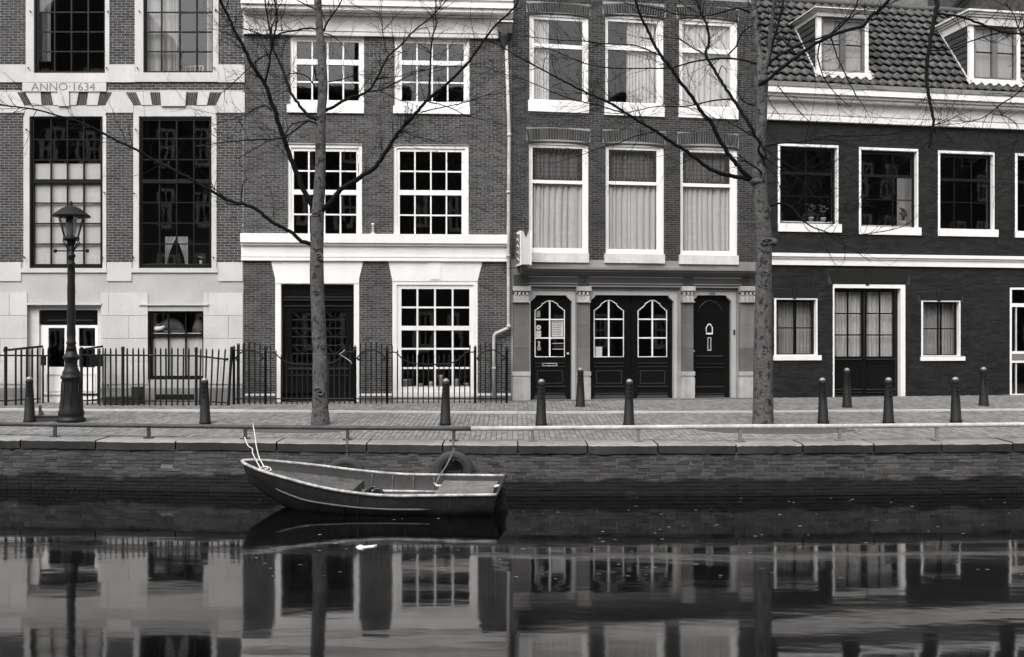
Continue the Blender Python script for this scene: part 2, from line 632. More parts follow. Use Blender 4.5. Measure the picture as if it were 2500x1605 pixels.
def window(H, outer, glass, cols, rows, fm, sm, rail=None, y=.05, bar=.022, split=.5, arch=0.0, sill=None,
           hole=True, upper_mat=None, name='window', barm=None, stile=None, so=.03):
    """outer/glass in photo px (l,t,r,b); cols: px; rows: px; rail: (top,bottom) px of the meeting rail"""
    o = H.rect(*outer, y)
    g = H.rect(*glass, y + so)
    if hole:
        H.holes.append(o)
        H.cover.append(o)
    mid = [o[k] + (g[k] - o[k]) * split for k in range(4)]
    mb = MB()
    ys = y + so
    ring(mb, o, mid, y, ys + .07)
    win = mb.build(name, fm, H.root)
    mb = MB()
    e = .0015
    ring(mb, (mid[0] + e, mid[1] - e, mid[2] + e, mid[3] - e), g, ys, ys + .045)
    mb.build('sash', sm, win)
    barm = barm or sm
    cy = (glass[1] + glass[3]) / 2
    cx = (glass[0] + glass[2]) / 2
    us = [g[0]] + [H.p(c, cy, ys)[0] for c in cols] + [g[1]]
    zs_rows = [H.p(cx, r, ys)[1] for r in rows]
    levels = []
    if rail:
        ra, rb = H.p(cx, rail[0], ys)[1], H.p(cx, rail[1], ys)[1]
        MB().box(g[0] - .01, g[1] + .01, ys - .012, ys + .05, rb, ra).build('meeting_rail', sm, win)
        segs = [(g[3], ra), (rb, g[2])]
    else:
        segs = [(g[3], g[2])]
    py = ys + .03
    for si, (zt, zb) in enumerate(segs):
        zz = [zt] + sorted([z for z in zs_rows if zb < z < zt], reverse=True) + [zb]
        for c in us[1:-1]:
            w = bar / 2
            MB().box(c - w, c + w, ys + .005, ys + .04, zb, zt).build('glazing_bar', barm, win)
        for z in zz[1:-1]:
            MB().box(g[0], g[1], ys + .007, ys + .038, z - bar / 2, z + bar / 2).build('glazing_bar', barm, win)
        for i in range(len(us) - 1):
            for j in range(len(zz) - 1):
                tl = [rnd.uniform(-.0012, .0012) for _ in range(3)]
                mbp = MB()
                mbp.v = [(us[i], py + tl[0], zz[j + 1]), (us[i + 1], py + tl[1], zz[j + 1]),
                         (us[i + 1], py + tl[1] + tl[2], zz[j]), (us[i], py + tl[0] + tl[2], zz[j])]
                mbp.face((0, 1, 2, 3))
                mbp.build('pane', (upper_mat if (upper_mat and si == 0) else GLASS), win)
    if arch:
        # segmental head: brick corners above a curved white head
        n = 10
        arc = [(o[0] + (o[1] - o[0]) * k / n, o[3] - arch * (2 * k / n - 1) ** 2) for k in range(n + 1)]
        mbs = MB()
        mbs.prism([(o[0], o[3] + .0)] + arc[:n // 2 + 1], -.003, .14)
        mbs.prism(arc[n // 2:] + [(o[1], o[3])], -.003, .14)
        mbs.build('arch_spandrel', H.arch_mat, H.root)
    if sill:
        sq = H.rect(*sill[0])
        H.cover.append(sq)
        MB().box(sq[0], sq[1], -sill[1], .10, sq[2], sq[3]).build('sill', sill[2] if len(sill) > 2 else fm, win)
    return win


def fill(H, region, L, h, gap, mat, name='brick', proud=.006, keep=300, jit=.0012, off=.5, min_len=.012, excl=(), individuals=True, depth=.03, polyex=()):
    """lay a running bond of pieces over the region of the facade, leaving openings and trim free"""
    u0, u1, z0, z1 = region
    holes = list(H.cover) + list(excl)
    pieces = []
    z, row = z0, 0
    while z + h * .5 < z1:
        zt = min(z + h - gap, z1)
        blocks = sorted((a, b) for a, b, c, d in holes if c < zt - .004 and d > z + .004)
        for pe in polyex:
            s_ = pe((z + zt) / 2)
            if s_:
                blocks.append(s_)
        blocks.sort()
        free, cur = [], u0
        for a, b in blocks:
            if a > cur:
                free.append((cur, min(a, u1)))
            cur = max(cur, b)
        if cur < u1:
            free.append((cur, u1))
        st = u0 - L * ((row * off) % 1.0) - rnd.uniform(0, .03)
        for a, b in free:
            k = math.floor((a - st) / L)
            while True:
                x0 = st + k * L
                if x0 >= b:
                    break
                xa, xb = max(a, x0), min(b, x0 + L - gap)
                if xb - xa > min_len:
                    pieces.append((xa, xb, z, zt))
                k += 1
        z += h
        row += 1
    full = []
    rest = []
    for q in pieces:
        (full if (q[1] - q[0] > L - gap - 1e-4 and q[3] - q[2] > h - gap - 1e-4) else rest).append(q)
    if individuals:
        def key(q):
            w = H.world((q[0] + q[1]) / 2, 0, (q[2] + q[3]) / 2)
            return (0 if in_view(w, -12) else 1, w.y + abs(q[2] - 1.2) * .12)
        full.sort(key=key)
        ind, rest2 = full[:keep], full[keep:]
        me = MB().box(-(L - gap) / 2, (L - gap) / 2, -proud, depth, -(h - gap) / 2, (h - gap) / 2, back=False, jit=.0008).mesh(name, mat)
        for q in ind:
            o = link(name, me, H.root, ((q[0] + q[1]) / 2, rnd.uniform(-jit, jit), (q[2] + q[3]) / 2),
                     (rnd.uniform(-.004, .004), rnd.uniform(-.006, .006), rnd.uniform(-.006, .006)))
        rest += rest2
    if len(rest) <= 60:
        for q in rest:
            MB().box(q[0], q[1], -proud, depth, q[2], q[3], back=False, jit=.0008).build(name, mat, H.root)
        return len(pieces)
    mb = MB()
    for q in rest:
        e = rnd.uniform(-jit, jit)
        mb.box(q[0], q[1], -proud + e, depth, q[2], q[3], back=False, jit=.0008)
    if rest:
        o = mb.build(name, mat, H.root)
        if len(rest) > 60:
            o['kind'] = 'stuff'
    return len(pieces)


def finish_wall(H, z0, z1, mat, side=6.0, thick=.25):
    mb = MB()
    wall_slab(mb, 0, H.w, z0, z1, H.holes, 0, thick)
    # side and rear walls, ceiling
    n = len(mb.v)
    a = .002
    mb.v += [(a, 0, z0), (a, side, z0), (H.w - a, side, z0), (H.w - a, 0, z0), (a, 0, z1), (a, side, z1), (H.w - a, side, z1), (H.w - a, 0, z1)]
    for q in ((0, 1, 5, 4), (1, 2, 6, 5), (2, 3, 7, 6), (4, 5, 6, 7)):
        mb.face(tuple(n + k for k in q))
    mb.build('wall', mat, H.root)
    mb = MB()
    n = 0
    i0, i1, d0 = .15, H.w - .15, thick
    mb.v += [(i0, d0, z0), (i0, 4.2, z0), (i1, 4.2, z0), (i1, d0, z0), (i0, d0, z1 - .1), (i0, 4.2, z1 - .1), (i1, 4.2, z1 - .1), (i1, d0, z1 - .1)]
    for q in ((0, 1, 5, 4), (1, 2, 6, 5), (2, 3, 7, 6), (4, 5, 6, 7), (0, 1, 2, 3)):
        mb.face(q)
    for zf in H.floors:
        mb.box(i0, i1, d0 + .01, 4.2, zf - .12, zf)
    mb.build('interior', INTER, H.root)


def curtain(H, l, t, r, b, label, mat=None, d=.15, folds=9, amp=.045, slack=0.0, group='curtains behind the window panes', name='curtain', shape=None):
    u0, u1, z0, z1 = H.rect(l, t, r, b, d)
    n, m = folds * 9, 6
    mb = MB()
    # pleats of uneven width and depth, pinched at the top
    edges, x_ = [0.0], 0.0
    while x_ < 1:
        x_ += rnd.uniform(.45, 1.7) / folds
        edges.append(x_)
    dep = [rnd.uniform(.35, 1.25) for _ in edges]
    drift = rnd.uniform(-.05, .05)
    for j in range(m + 1):
        for i in range(n + 1):
            s, v = i / n, j / m
            s2, zz = shape(s, v) if shape else (s, v)
            sd = min(max(s + drift * (1 - v) * math.sin(s * math.pi), 0), .9999)
            k = max(q for q in range(len(edges)) if edges[q] <= sd)
            k = min(k, len(edges) - 2)
            f = (sd - edges[k]) / (edges[k + 1] - edges[k])
            w = dep[k] * (1 - abs(math.sin(math.pi * f)) ** .7) * 2.2 if amp > .02 else math.sin(s * folds * 6.283)
            mb.v.append((u0 + (u1 - u0) * s2, d + amp * w * (.7 + .3 * (1 - v)), z0 + (z1 - z0) * zz))
    for j in range(m):
        for i in range(n):
            a = j * (n + 1) + i
            mb.face((a, a + 1, a + n + 2, a + n + 1), True)
    o = mb.build(name, mat or CURTAIN, None, H.O, (0, 0, H.psi))
    return tag(o, label, 'curtain' if name == 'curtain' else 'blind', group)


def text(body, size, mat, parent, loc, rot, ext=.004, name='lettering', align='CENTER', sx=1.0):
    cu = bpy.data.curves.new(name, 'FONT')
    cu.body = body
    cu.size = size
    cu.extrude = ext
    cu.align_x = align
    cu.align_y = 'CENTER'
    cu.materials.append(mat)
    cu.resolution_u = 4
    t = bpy.data.objects.new(name, cu)
    me = bpy.data.meshes.new_from_object(t)
    bpy.data.objects.remove(t)
    o = link(name, me, parent, loc, rot)
    o.scale = (sx, 1, 1)
    return o

# ================================================================== setting: street, quay, canal
WL = -0.85
quay_px = [(-300, 1070), (0, 1073), (600, 1079), (1250, 1086), (1850, 1085), (2490, 1080), (2900, 1077)]
QP = [ground(*q, 0.0) for q in quay_px]
QP = [Vector((-60, QP[0].y + 1, 0))] + QP + [Vector((60, QP[-1].y + 1, 0))]


def quay_y(x):
    for a, b in zip(QP, QP[1:]):
        if a.x <= x <= b.x:
            return a.y + (b.y - a.y) * (x - a.x) / (b.x - a.x)
    return QP[-1].y


kerb_px = [(-200, 1002), (45, 1003), (600, 1006), (1250, 1010), (1850, 1008), (2490, 1003), (2800, 1002)]
KP = [ground(*q) for q in kerb_px]


def kerb_y(x):
    if x <= KP[0].x:
        return KP[0].y
    for a, b in zip(KP, KP[1:]):
        if a.x <= x <= b.x:
            return a.y + (b.y - a.y) * (x - a.x) / (b.x - a.x)
    return KP[-1].y


# ground under the whole far bank, reaching behind the houses
mb = MB()
n = len(QP)
mb.v = [(p.x, p.y + .25, -.035) for p in QP] + [(p.x, GY1, gz(99) - .035) for p in QP] + [(p.x, p.y + .25, -3) for p in QP] + [(p.x, 120, gz(99) - .035) for p in QP]
for i in range(n - 1):
    mb.face((i, i + 1, n + i + 1, n + i))
    mb.face((n + i, n + i + 1, 3 * n + i + 1, 3 * n + i))
    mb.face((2 * n + i, 2 * n + i + 1, i + 1, i))
tag(mb.build('street', JOINT), kind='structure')
street = bpy.data.objects['street']

mb = MB()
mb.v = [(-90, -12, WL), (90, -12, WL), (90, 30, WL), (-90, 30, WL)]
mb.face((0, 1, 2, 3))
tag(mb.build('canal_water', WATER), kind='structure')
mb = MB()
mb.v = [(-90, -12, -3.2), (90, -12, -3.2), (90, 30, -3.2), (-90, 30, -3.2)]
mb.face((0, 1, 2, 3))
tag(mb.build('canal_bed', SOIL), kind='structure')
# bank on the photographer's side, below the frame
mb = MB().box(-90, 90, -60, 4.6, -3, -.02)
tag(mb.build('near_bank', JOINT), kind='structure')


# paving
def pave(parent, x0, x1, ylo, yhi, w, l, z, mat, keep, name='paving_brick', skip=None):
    pcs = []
    nx = int((x1 - x0) / w)
    for i in range(nx):
        x = x0 + i * w
        xm = x + w / 2
        y = ylo(xm) - l * ((i % 2) * .5) - rnd.uniform(0, .02)
        top = yhi(xm)
        lo = ylo(xm)
        while y < top:
            ya, yb = max(y, lo), min(y + l - .012, top)
            if yb - ya > .04 and not (skip and skip(xm, (ya + yb) / 2)):
                pcs.append((x, ya, yb))
            y += l
    full = [q for q in pcs if q[2] - q[1] > l - .0125]
    full.sort(key=lambda q: (0 if in_view((q[0], q[1], z), -15) else 1, q[1]))
    ind = full[:keep]
    s = set(ind)

    def brickbox(m, x, ya, yb, dz, t1=0, t2=0):
        b = len(m.v)
        t2 += 0
        h_ = GS * (yb - ya) / 2 if abs(ya) > 2 else 0
        m.v += [(x, ya, dz - t1 - h_), (x + w - .010, ya, dz + t1 - h_), (x + w - .010, yb, dz + t2 + h_), (x, yb, dz - t2 + h_),
                (x, ya, dz - .05), (x + w - .010, ya, dz - .05), (x + w - .010, yb, dz - .05), (x, yb, dz - .05)]
        for q in ((0, 1, 2, 3), (4, 5, 1, 0), (5, 6, 2, 1), (7, 4, 0, 3)):
            m.face(tuple(b + k for k in q))
    tilt = math.atan(GS)
    m1 = MB()
    brickbox(m1, -(w) / 2, -(l - .012) / 2, (l - .012) / 2, 0)
    me = m1.mesh(name, mat)
    for q in ind:
        link(name, me, parent, (q[0] + w / 2, (q[1] + q[2]) / 2, z + gz((q[1] + q[2]) / 2) + rnd.uniform(-.003, .002)),
             (tilt + rnd.uniform(-.012, .012), rnd.uniform(-.02, .02), 0))
    m = MB()
    for q in pcs:
        if q in s:
            continue
        brickbox(m, q[0], q[1], q[2], z + gz((q[1] + q[2]) / 2) + rnd.uniform(-.004, .003), rnd.uniform(-.0012, .0012), rnd.uniform(-.0012, .0012))
    o = m.build(name, mat, parent)
    o['kind'] = 'stuff'


tree_base = [ground(781, 1037), ground(1863, 1040)]
pit = [(tree_base[0].x - .25, 18.35, 1.05, .55), (tree_base[1].x + .1, 18.3, 1.5, .62)]


def in_pit(x, y):
    return any(((x - a) / c) ** 2 + ((y - b) / d) ** 2 < 1 for a, b, c, d in pit)


COPW = .62
pave(street, -13, 14.5, lambda x: quay_y(x) + COPW + .01, lambda x: kerb_y(x) - .01, .095, .21, 0, PAVER, 300, skip=in_pit)
mb = MB()
xs = [-16 + k * 1.0 for k in range(33)]
mb.v = [(x, kerb_y(x) + .15, gz(kerb_y(x) + .15) + .008) for x in xs] + [(x, GY1, gz(99) + .008) for x in xs] + [(x, 32, gz(99) + .008) for x in xs]
nx3 = len(xs)
for i in range(nx3 - 1):
    mb.face((i, i + 1, nx3 + i + 1, nx3 + i))
    mb.face((nx3 + i, nx3 + i + 1, 2 * nx3 + i + 1, 2 * nx3 + i))
sidewalk = tag(mb.build('sidewalk', JOINT), kind='structure')


def house_y(x):
    for H in HOUSES:
        if H.O.x - 1e-3 <= x <= H.O.x + H.w * H.c + 1e-3:
            return H.O.y + (x - H.O.x) * math.tan(H.psi)
    return 23


for a, b, c, d in pit:
    m = MB()
    k = 26
    m.v = [(a, b, gz(b) + .012)] + [(a + c * math.cos(2 * math.pi * i / k), b + d * math.sin(2 * math.pi * i / k), gz(b + d * math.sin(2 * math.pi * i / k)) - .016) for i in range(k)]
    for i in range(k):
        m.face((0, 1 + i, 1 + (i + 1) % k), True)
    tag(m.build('tree_pit', SOIL), kind='structure')
    ringm = MB()
    ringm.tube([(a + c * 1.0 * math.cos(t / 30 * 6.283), b + d * math.sin(t / 30 * 6.283), gz(b + d * math.sin(t / 30 * 6.283)) - .006) for t in range(31)], .014, 5)
    tag(ringm.build('tree_pit_edging', COPTOP), kind='structure')

# kerb stones
kerb = tag(bpy.data.objects.new('kerb', None), kind='structure')
COL.objects.link(kerb)
x = -14.5
while x < 15.5:
    l = rnd.uniform(.92, 1.02)
    ya, yb = kerb_y(x), kerb_y(x + l)
    m = MB()
    g = .008
    gk = gz(ya)
    z = gk + .035 + rnd.uniform(-.004, .004)
    b = gk - .03
    m.v = [(x + g, ya, b), (x + l, yb, b), (x + l, yb, z), (x + g, ya, z), (x + g, ya + .15, b), (x + l, yb + .15, b), (x + l, yb + .15, z), (x + g, ya + .15, z)]
    for q in ((0, 1, 2, 3), (1, 5, 6, 2), (4, 0, 3, 7), (3, 2, 6, 7)):
        m.face(q)
    m.build('kerb_stone', KERB, kerb)
    x += l

# quay wall with coping stones and brick courses
quay = thing('quay_wall', None, None)
quay['kind'] = 'structure'
m = MB()
n = len(QP)
m.v = [(p.x, p.y + .045, -.15) for p in QP] + [(p.x, p.y + .045, -3) for p in QP]
for i in range(n - 1):
    m.face((n + i, n + i + 1, i + 1, i))
m.build('mortar', QMORT, quay)
joints = [-160, 8, 205, 411, 668, 893, 1080, 1262, 1430, 1600, 1790, 1953, 2130, 2300, 2480, 2680]
xj = [ground(j, 1082, 0.0).x for j in joints]
xj = [xj[0] - 4, xj[0] - 2] + xj + [xj[-1] + 2]
for a, b in zip(xj, xj[1:]):
    ya, yb = quay_y(a + .01), quay_y(b - .01)
    g = .026
    zt = rnd.uniform(-.006, .006)
    h = .155
    m = MB()
    nseg = 14
    for k in range(nseg + 1):
        x = a + g + (b - a - g) * k / nseg
        y = ya + (yb - ya) * k / nseg
        ero = rnd.uniform(0, .014) + (.012 if rnd.random() < .15 else 0)
        chip = rnd.uniform(0, .014) + (.012 if ero > .018 else 0)
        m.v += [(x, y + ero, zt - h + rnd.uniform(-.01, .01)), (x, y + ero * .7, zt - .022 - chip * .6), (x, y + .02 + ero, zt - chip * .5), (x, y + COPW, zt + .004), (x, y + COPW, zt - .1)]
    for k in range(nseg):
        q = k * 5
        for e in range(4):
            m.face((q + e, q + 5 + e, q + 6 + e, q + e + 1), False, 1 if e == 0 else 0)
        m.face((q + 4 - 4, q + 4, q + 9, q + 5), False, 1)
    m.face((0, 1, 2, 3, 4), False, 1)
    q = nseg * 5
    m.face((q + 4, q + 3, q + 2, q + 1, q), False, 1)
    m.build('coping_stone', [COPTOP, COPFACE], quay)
# bricks
m = MB()
pcs = []
z = -.165
row = 0
while z > -1.05:
    h = .0605
    x = -13 - (row % 2) * .11 - rnd.uniform(0, .05)
    while x < 14:
        l = rnd.choice((.2, .21, .205, .105)) if rnd.random() < .8 else .21
        pcs.append((x, l, z - h + .01, z))
        x += l + .011
    z -= h
    row += 1
full = [q for q in pcs if q[1] > .199 and q[3] > -.7]
full.sort(key=lambda q: (0 if in_view((q[0], quay_y(q[0]), q[2]), -12) else 1, quay_y(q[0]) + rnd.uniform(0, .2)))
ind = set(full[:300])
me = MB().box(-.1, .1, -.008, .04, -.0253, .0253, back=False, jit=.002).mesh('brick', QBRICK)
for q in pcs:
    xm = q[0] + q[1] / 2
    yq = quay_y(xm) + .045
    sl = (quay_y(xm + .1) - quay_y(xm - .1)) / .2
    if q in ind:
        o = link('brick', me, quay, (xm, yq + rnd.uniform(-.006, .006), (q[2] + q[3]) / 2), (rnd.uniform(-.025, .025), rnd.uniform(-.012, .012), math.atan(sl) + rnd.uniform(-.012, .012)))
        o.scale = (q[1] / .2, 1, rnd.uniform(.95, 1.05))
    elif rnd.random() > .004:
        e = rnd.uniform(-.008, .003)
        d = rnd.uniform(0, .003)
        m.box(q[0], q[0] + q[1], yq - .008 + e, yq + .03, q[2] + d, q[3] - rnd.uniform(0, .003), back=False, jit=.002)
        m.v[-8:] = [(vx, vy + sl * (vx - xm), vz) for vx, vy, vz in m.v[-8:]]
m.build('brick', QBRICK, quay)['kind'] = 'stuff'

# ================================================================== houses
B12 = Vector(((594 - CX) / F * 22.85, 22.85, 0))
H1 = Facade('stone_dated_house', 'brick house with pale stone ground floor and carved year stone', (B12.x - 7.4, 22.85, 0), 0.0, 7.4)
psi2 = R(3.5)
a_ = (1248 - CX) / F
w2 = (a_ * B12.y - B12.x) / (math.cos(psi2) - a_ * math.sin(psi2))
H2 = Facade('white_banded_house', 'grey brick house with bright white window frames and wide white band', B12, psi2, w2)
B23 = H2.world(w2, 0, 0)
psi3 = R(9.5)
a_ = (1847 - CX) / F
w3 = (a_ * B23.y - B23.x) / (math.cos(psi3) - a_ * math.sin(psi3))
H3 = Facade('shopfront_house', 'dark brick house above an old shopfront with stone pilasters', B23, psi3, w3)
B34 = H3.world(w3, 0, 0)
H4 = Facade('black_tarred_house', 'low black brick house with tiled roof and two dormers', B34, R(10), 10.2)
HOUSES = [H1, H2, H3, H4]
pave(sidewalk, -13.5, 14.8, lambda x: kerb_y(x) + .165, lambda x: house_y(x), .105, .21, .03, PAVER, 300)

# ------------------------------------------------------------------ house 1
H = H1
H.floors = [H.p(300, 672)[1], H.p(300, 190)[1]]
for (o, g, c, r, rl) in [
        ((84, -62, 257, 179), (94, -52, 254, 174), (133, 174, 215), (-18, 30, 78, 126), None),
        ((351, -62, 520, 178), (357, -52, 517, 174), (394, 438, 480), (-18, 30, 78, 126), None),
        ((73, 285, 251, 655), (83, 291, 245, 645), (124, 164, 204), (341, 391, 496, 546, 596), (438, 448)),
        ((340, 285, 517, 655), (348, 295, 511, 645), (389, 431, 473), (339, 390, 495, 545, 596), (438, 448)),
        ((362, 760, 498, 927), (372, 765, 494, 918), (411, 453), (), (815, 821))]:
    window(H, o, g, c, r, DARKGREEN, DARKGREEN, rail=rl, y=.02, bar=.03)
# door with transom
dr = H.rect(67, 744, 247, 988)
H.holes.append(dr)
H.cover.append(dr)
mb = MB()
inn = H.rect(90, 757, 234, 988)
ring(mb, (dr[0], dr[1], dr[2] - .01, dr[3]), (inn[0], inn[1], dr[2], inn[3]), .10, .24)
door = mb.build('door_frame', WHITE_OLD, H.root)
u0, u1, z0, z1 = H.rect(90, 757, 234, 791)
MB().box(u0, u1, .15, .2, z0, z1).build('transom_panel', BLACK, door)
za, zb = H.rect(100, 780, 222, 784)[2:]
MB().box(u0 + .18, u1 - .12, .142, .152, za, zb).build('transom_bead', BLACK_EDGE, door)
for nm, leaf, gl, pan in (('door', (91, 794, 166, 987), [(110, 801, 150, 897)], [(108, 917, 149, 955)]),
                          ('door', (169, 794, 234, 987), [(185, 801, 225, 846), (185, 852, 225, 898)], [(183, 917, 224, 955)])):
    lf = H.rect(*leaf)
    hs = [H.rect(*g) for g in gl]
    mb = MB()
    wall_slab(mb, lf[0], lf[1], lf[2], lf[3], hs, .16, .2)
    d = mb.build(nm, WHITE, H.root)
    for h in hs:
        pane_quad(h[0], h[1], h[2], h[3], .19, d)
    for p_ in pan:
        q = H.rect(*p_)
        mb = MB()
        ring(mb, (q[0] - .03, q[1] + .03, q[2] - .03, q[3] + .03), q, .148, .162)
        mb.build('panel_moulding', WHITE_OLD, d)
    q = H.rect(leaf[0] + 4, 962, leaf[1] - 4, 966)
    MB().box(q[0], q[1], .135, .162, q[2], q[3]).build('weather_rail', WHITE_OLD, d)
# pale stone surrounds and bands
for nm, l, t, r, b, pr in [
        ('stone_band', -160, 160, 64, 202, .03), ('stone_band', 268, 160, 330, 202, .03), ('stone_band', 534, 160, 598, 202, .03),
        ('window_sill_stone', 64, 180, 268, 202, .035), ('window_sill_stone', 330, 179, 534, 201, .035),
        ('jamb_stone', 64, -62, 83.5, 180, .02), ('jamb_stone', 257.5, -62, 268, 180, .02), ('jamb_stone', 330, -62, 350.5, 179, .02), ('jamb_stone', 520.5, -62, 534, 179, .02),
        ('dated_stone', 57, 203, 261, 225, .04),
        ('lintel_stone', 60, 259, 258, 284.5, .0), ('lintel_stone', 326, 259, 527, 284.5, .0),
        ('jamb_stone', 58, 285, 72.5, 656, .012), ('jamb_stone', 251.5, 285, 260, 656, .012), ('jamb_stone', 326, 285, 339.5, 656, .012), ('jamb_stone', 517.5, 285, 529, 656, .012),
        ('sill_stone', 52, 656, 262, 666, .03), ('sill_stone', 322, 656, 533, 666, .03)]:
    H.slab(nm, l, t, r, b, -pr - .006, .02, STONE1)
ds = [o for o in H.root.children if o.name.startswith('dated_stone')][0]
u, z = H.p(157, 214.5)
text('ANNO·1634', .25, CARVED, ds, (u, -.047, z), (R(90), 0, 0), .003, sx=1.12)
# small iron shutter hooks left in the jambs
for px, py in ((74, 28), (69, 166), (263, 28), (260, 166), (340, 27), (335, 166), (526, 25), (522, 166), (64, 316), (254, 470), (331, 316), (327, 472), (524, 314), (249, 628), (59, 628), (325, 628), (520, 628)):
    u, z = H.p(px, py, -.04)
    m = MB()
    m.tube([(u, .0, z), (u, -.06, z), (u + .03, -.07, z - .02)], .014, 5)
    m.build('shutter_hook', IRON, H.root)
# flat arches of alternating stone and brick wedges
arch = [([103, 150, 190, 238, 300, 345, 412, 465, 520, 590, 660], [145, 190, 248, 248, 315, 345, 412, 450, 510, 575, 625]),
        ]
fans = [
    [('b', 103, 150, 145, 190), ('s', 150, 240, 190, 248), ('b', 240, 300, 248, 315), ('s', 300, 344, 315, 344), ('k', 345, 412, 345, 412), ('s', 413, 465, 413, 450), ('b', 465, 520, 450, 510), ('s', 520, 590, 510, 575), ('b', 590, 660, 575, 625)],
    [('b', 740, 800, 785, 832), ('s', 800, 883, 832, 897), ('b', 883, 945, 897, 950), ('k', 945, 1100, 950, 1092), ('b', 1100, 1165, 1092, 1155), ('s', 1165, 1235, 1155, 1217), ('b', 1235, 1305, 1217, 1272)]]
K = .4156
for fan in fans:
    for kind, a, b, c, d in fan:
        yt, yb = 226, 257.5
        if kind == 'b':
            nb = max(3, round((b - a) / 13))
            for i in range(nb):
                f0, f1 = i / nb, (i + .86) / nb
                pl = H.poly([((a + (b - a) * f0) * K, yt), ((a + (b - a) * f1) * K, yt), ((c + (d - c) * f1) * K, yb), ((c + (d - c) * f0) * K, yb)])
                MB().prism(pl, -.006, .03).build('arch_brick', BRICK1, H.root)
        else:
            ex = 3 if kind == 'k' else 0
            pl = H.poly([((a + .7) * K, yt - (2 if ex else 0)), ((b - .7) * K, yt - (2 if ex else 0)), ((d - .7) * K, yb + ex), ((c + .7) * K, yb + ex)])
            MB().prism(pl, -.055 if ex else -.022, .03).build('keystone' if ex else 'arch_stone', STONE1, H.root)
H.cover.append(H.rect(-160, 225, 600, 276))
H.cover.append(H.rect(57, 202, 261, 226))
for pl in ([(-160, 226), (42, 226), (60, 258), (60, 276), (-160, 276)],
           [(275, 226), (307, 226), (326, 257), (326, 276), (259, 276), (259, 257)],
           [(543, 226), (598, 226), (598, 276), (528, 276), (528, 257)]):
    MB().prism(H.poly(pl), -.02, .03).build('springer_stone', STONE1, H.root)
# ground floor of dressed stone blocks
base = H.rect(-159, 690, 594, 990)
top = H.rect(-159, 657, 594, 687)
H.cover.append(H.rect(-159, 687, 594, 690))
nb4 = len(H.cover)
H.cover.append((0, .0, 0, 0))
fill(H, (0, H.w - .01, top[2], H.p(300, 640)[1]), 1.35, (H.p(300, 640)[1] - top[2]) + .001, .008, STONE1, 'stone_block', .024, 300, .001, depth=.03, min_len=.05)
for l, t, r, b in ((340, 744, 361, 928), (499, 744, 511, 928), (340, 744, 511, 758)):
    pass
fill(H, (0, H.w - .01, H.p(300, 938)[1], base[3]), 1.15, .53, .008, STONE1, 'stone_block', .018, 300, .001, depth=.03, off=.42, min_len=.05)
fill(H, (0, H.w - .01, .1, H.p(300, 938)[1] - .004), .85, .235, .005, STONE1D, 'plinth_stone', .03, 300, .001, depth=.03, off=.5, min_len=.05)
H.cover.append((0, H.w, -.1, H.p(300, 640)[1]))
q = H.rect(380, 963, 475, 976)
MB().box(q[0], q[1], -.034, -.02, q[2], q[3]).build('cellar_vent', IRON, H.root)
mb = MB()
q = H.rect(66, 741, 249, 745)
mb.box(q[0], q[1], -.05, -.01, q[2], q[3])
mb.build('drip_mould', STONE1, H.root)
q = H.rect(341, 742, 511, 746)
MB().box(q[0], q[1], -.05, -.01, q[2], q[3]).build('drip_mould', STONE1, H.root)
H.arch_mat = BRICK1
fill(H, (0, H.w - .004, H.p(300, 640)[1], H.p(300, -70)[1]), .2, .0595, .0115, BRICK1, keep=300)
finish_wall(H, -.05, H.p(300, -75)[1], MORTAR1)

# ------------------------------------------------------------------ house 2
H = H2
H.floors = [H.p(900, 600)[1], H.p(900, 310)[1]]
H.arch_mat = BRICK2
window(H, (709, 91, 889, 276), (724, 103, 876, 245), (762, 800, 838), (201,), WHITE, WHITE, rail=(146, 159), y=.03, bar=.035, sill=((701, 259, 889, 277), .06))
window(H, (963, 93, 1146, 278), (981, 107, 1132, 248), (1018, 1055, 1093), (202,), WHITE, WHITE, rail=(149, 160), y=.03, bar=.035, sill=((960, 261, 1147, 279), .06))
window(H, (703, 353, 884, 577), (717, 370, 870, 573), (754, 792, 831), (418, 524), WHITE, WHITE, rail=(464, 476), y=.03, bar=.035)
window(H, (961, 355, 1144, 577), (976, 371, 1127, 573), (1013, 1052, 1090), (419, 526), WHITE, WHITE, rail=(465, 477), y=.03, bar=.035)
window(H, (958, 686, 1166, 969), (980, 706, 1146, 945), (1019, 1062, 1105), (751, 852, 899), WHITE, WHITE, rail=(796, 807), y=-.01, bar=.042)
# cornice with gutter at the top, frieze and architrave
H.moulding('cornice', 596, 1251, [(-14, 10, .42), (10.2, 17, .36), (17.2, 28, .40), (28.2, 37, .34), (37.2, 42, .14)], WHITE)
H.moulding('frieze', 596, 1216, [(42.3, 76, .05), (76.2, 80, .08), (80.2, 85, .06), (85.2, 91, .09)], WHITE_OLD)
H.moulding('string_course', 590, 1238, [(573, 595, .16), (595.2, 601, .11), (601.2, 625, .05), (625.2, 629, .07), (629.2, 633, .055), (633.2, 638, .08)], WHITE)
# white lintel blocks with splayed ends, brick piers between
wl = []
for pts in ([(662, 638), (887, 638), (877, 680), (877, 692.5), (672, 692.5), (672, 680)], [(948, 638), (1178, 638), (1166.5, 684), (1166.5, 687), (957.5, 687), (957.5, 684)]):
    MB().prism(H.poly(pts), -.022, .03).build('lintel', WHITE, H.root)
H.cover.append(H.rect(673, 638, 876, 692))
H.cover.append(H.rect(958, 638, 1166, 690))
k_ = H.rect(1050, 638, 1076, 683)
MB().box(k_[0], k_[1], -.04, -.02, k_[2], k_[3]).build('keystone', WHITE, H.root)
zt_, zb_ = H.p(900, 638)[1], H.p(900, 682)[1]


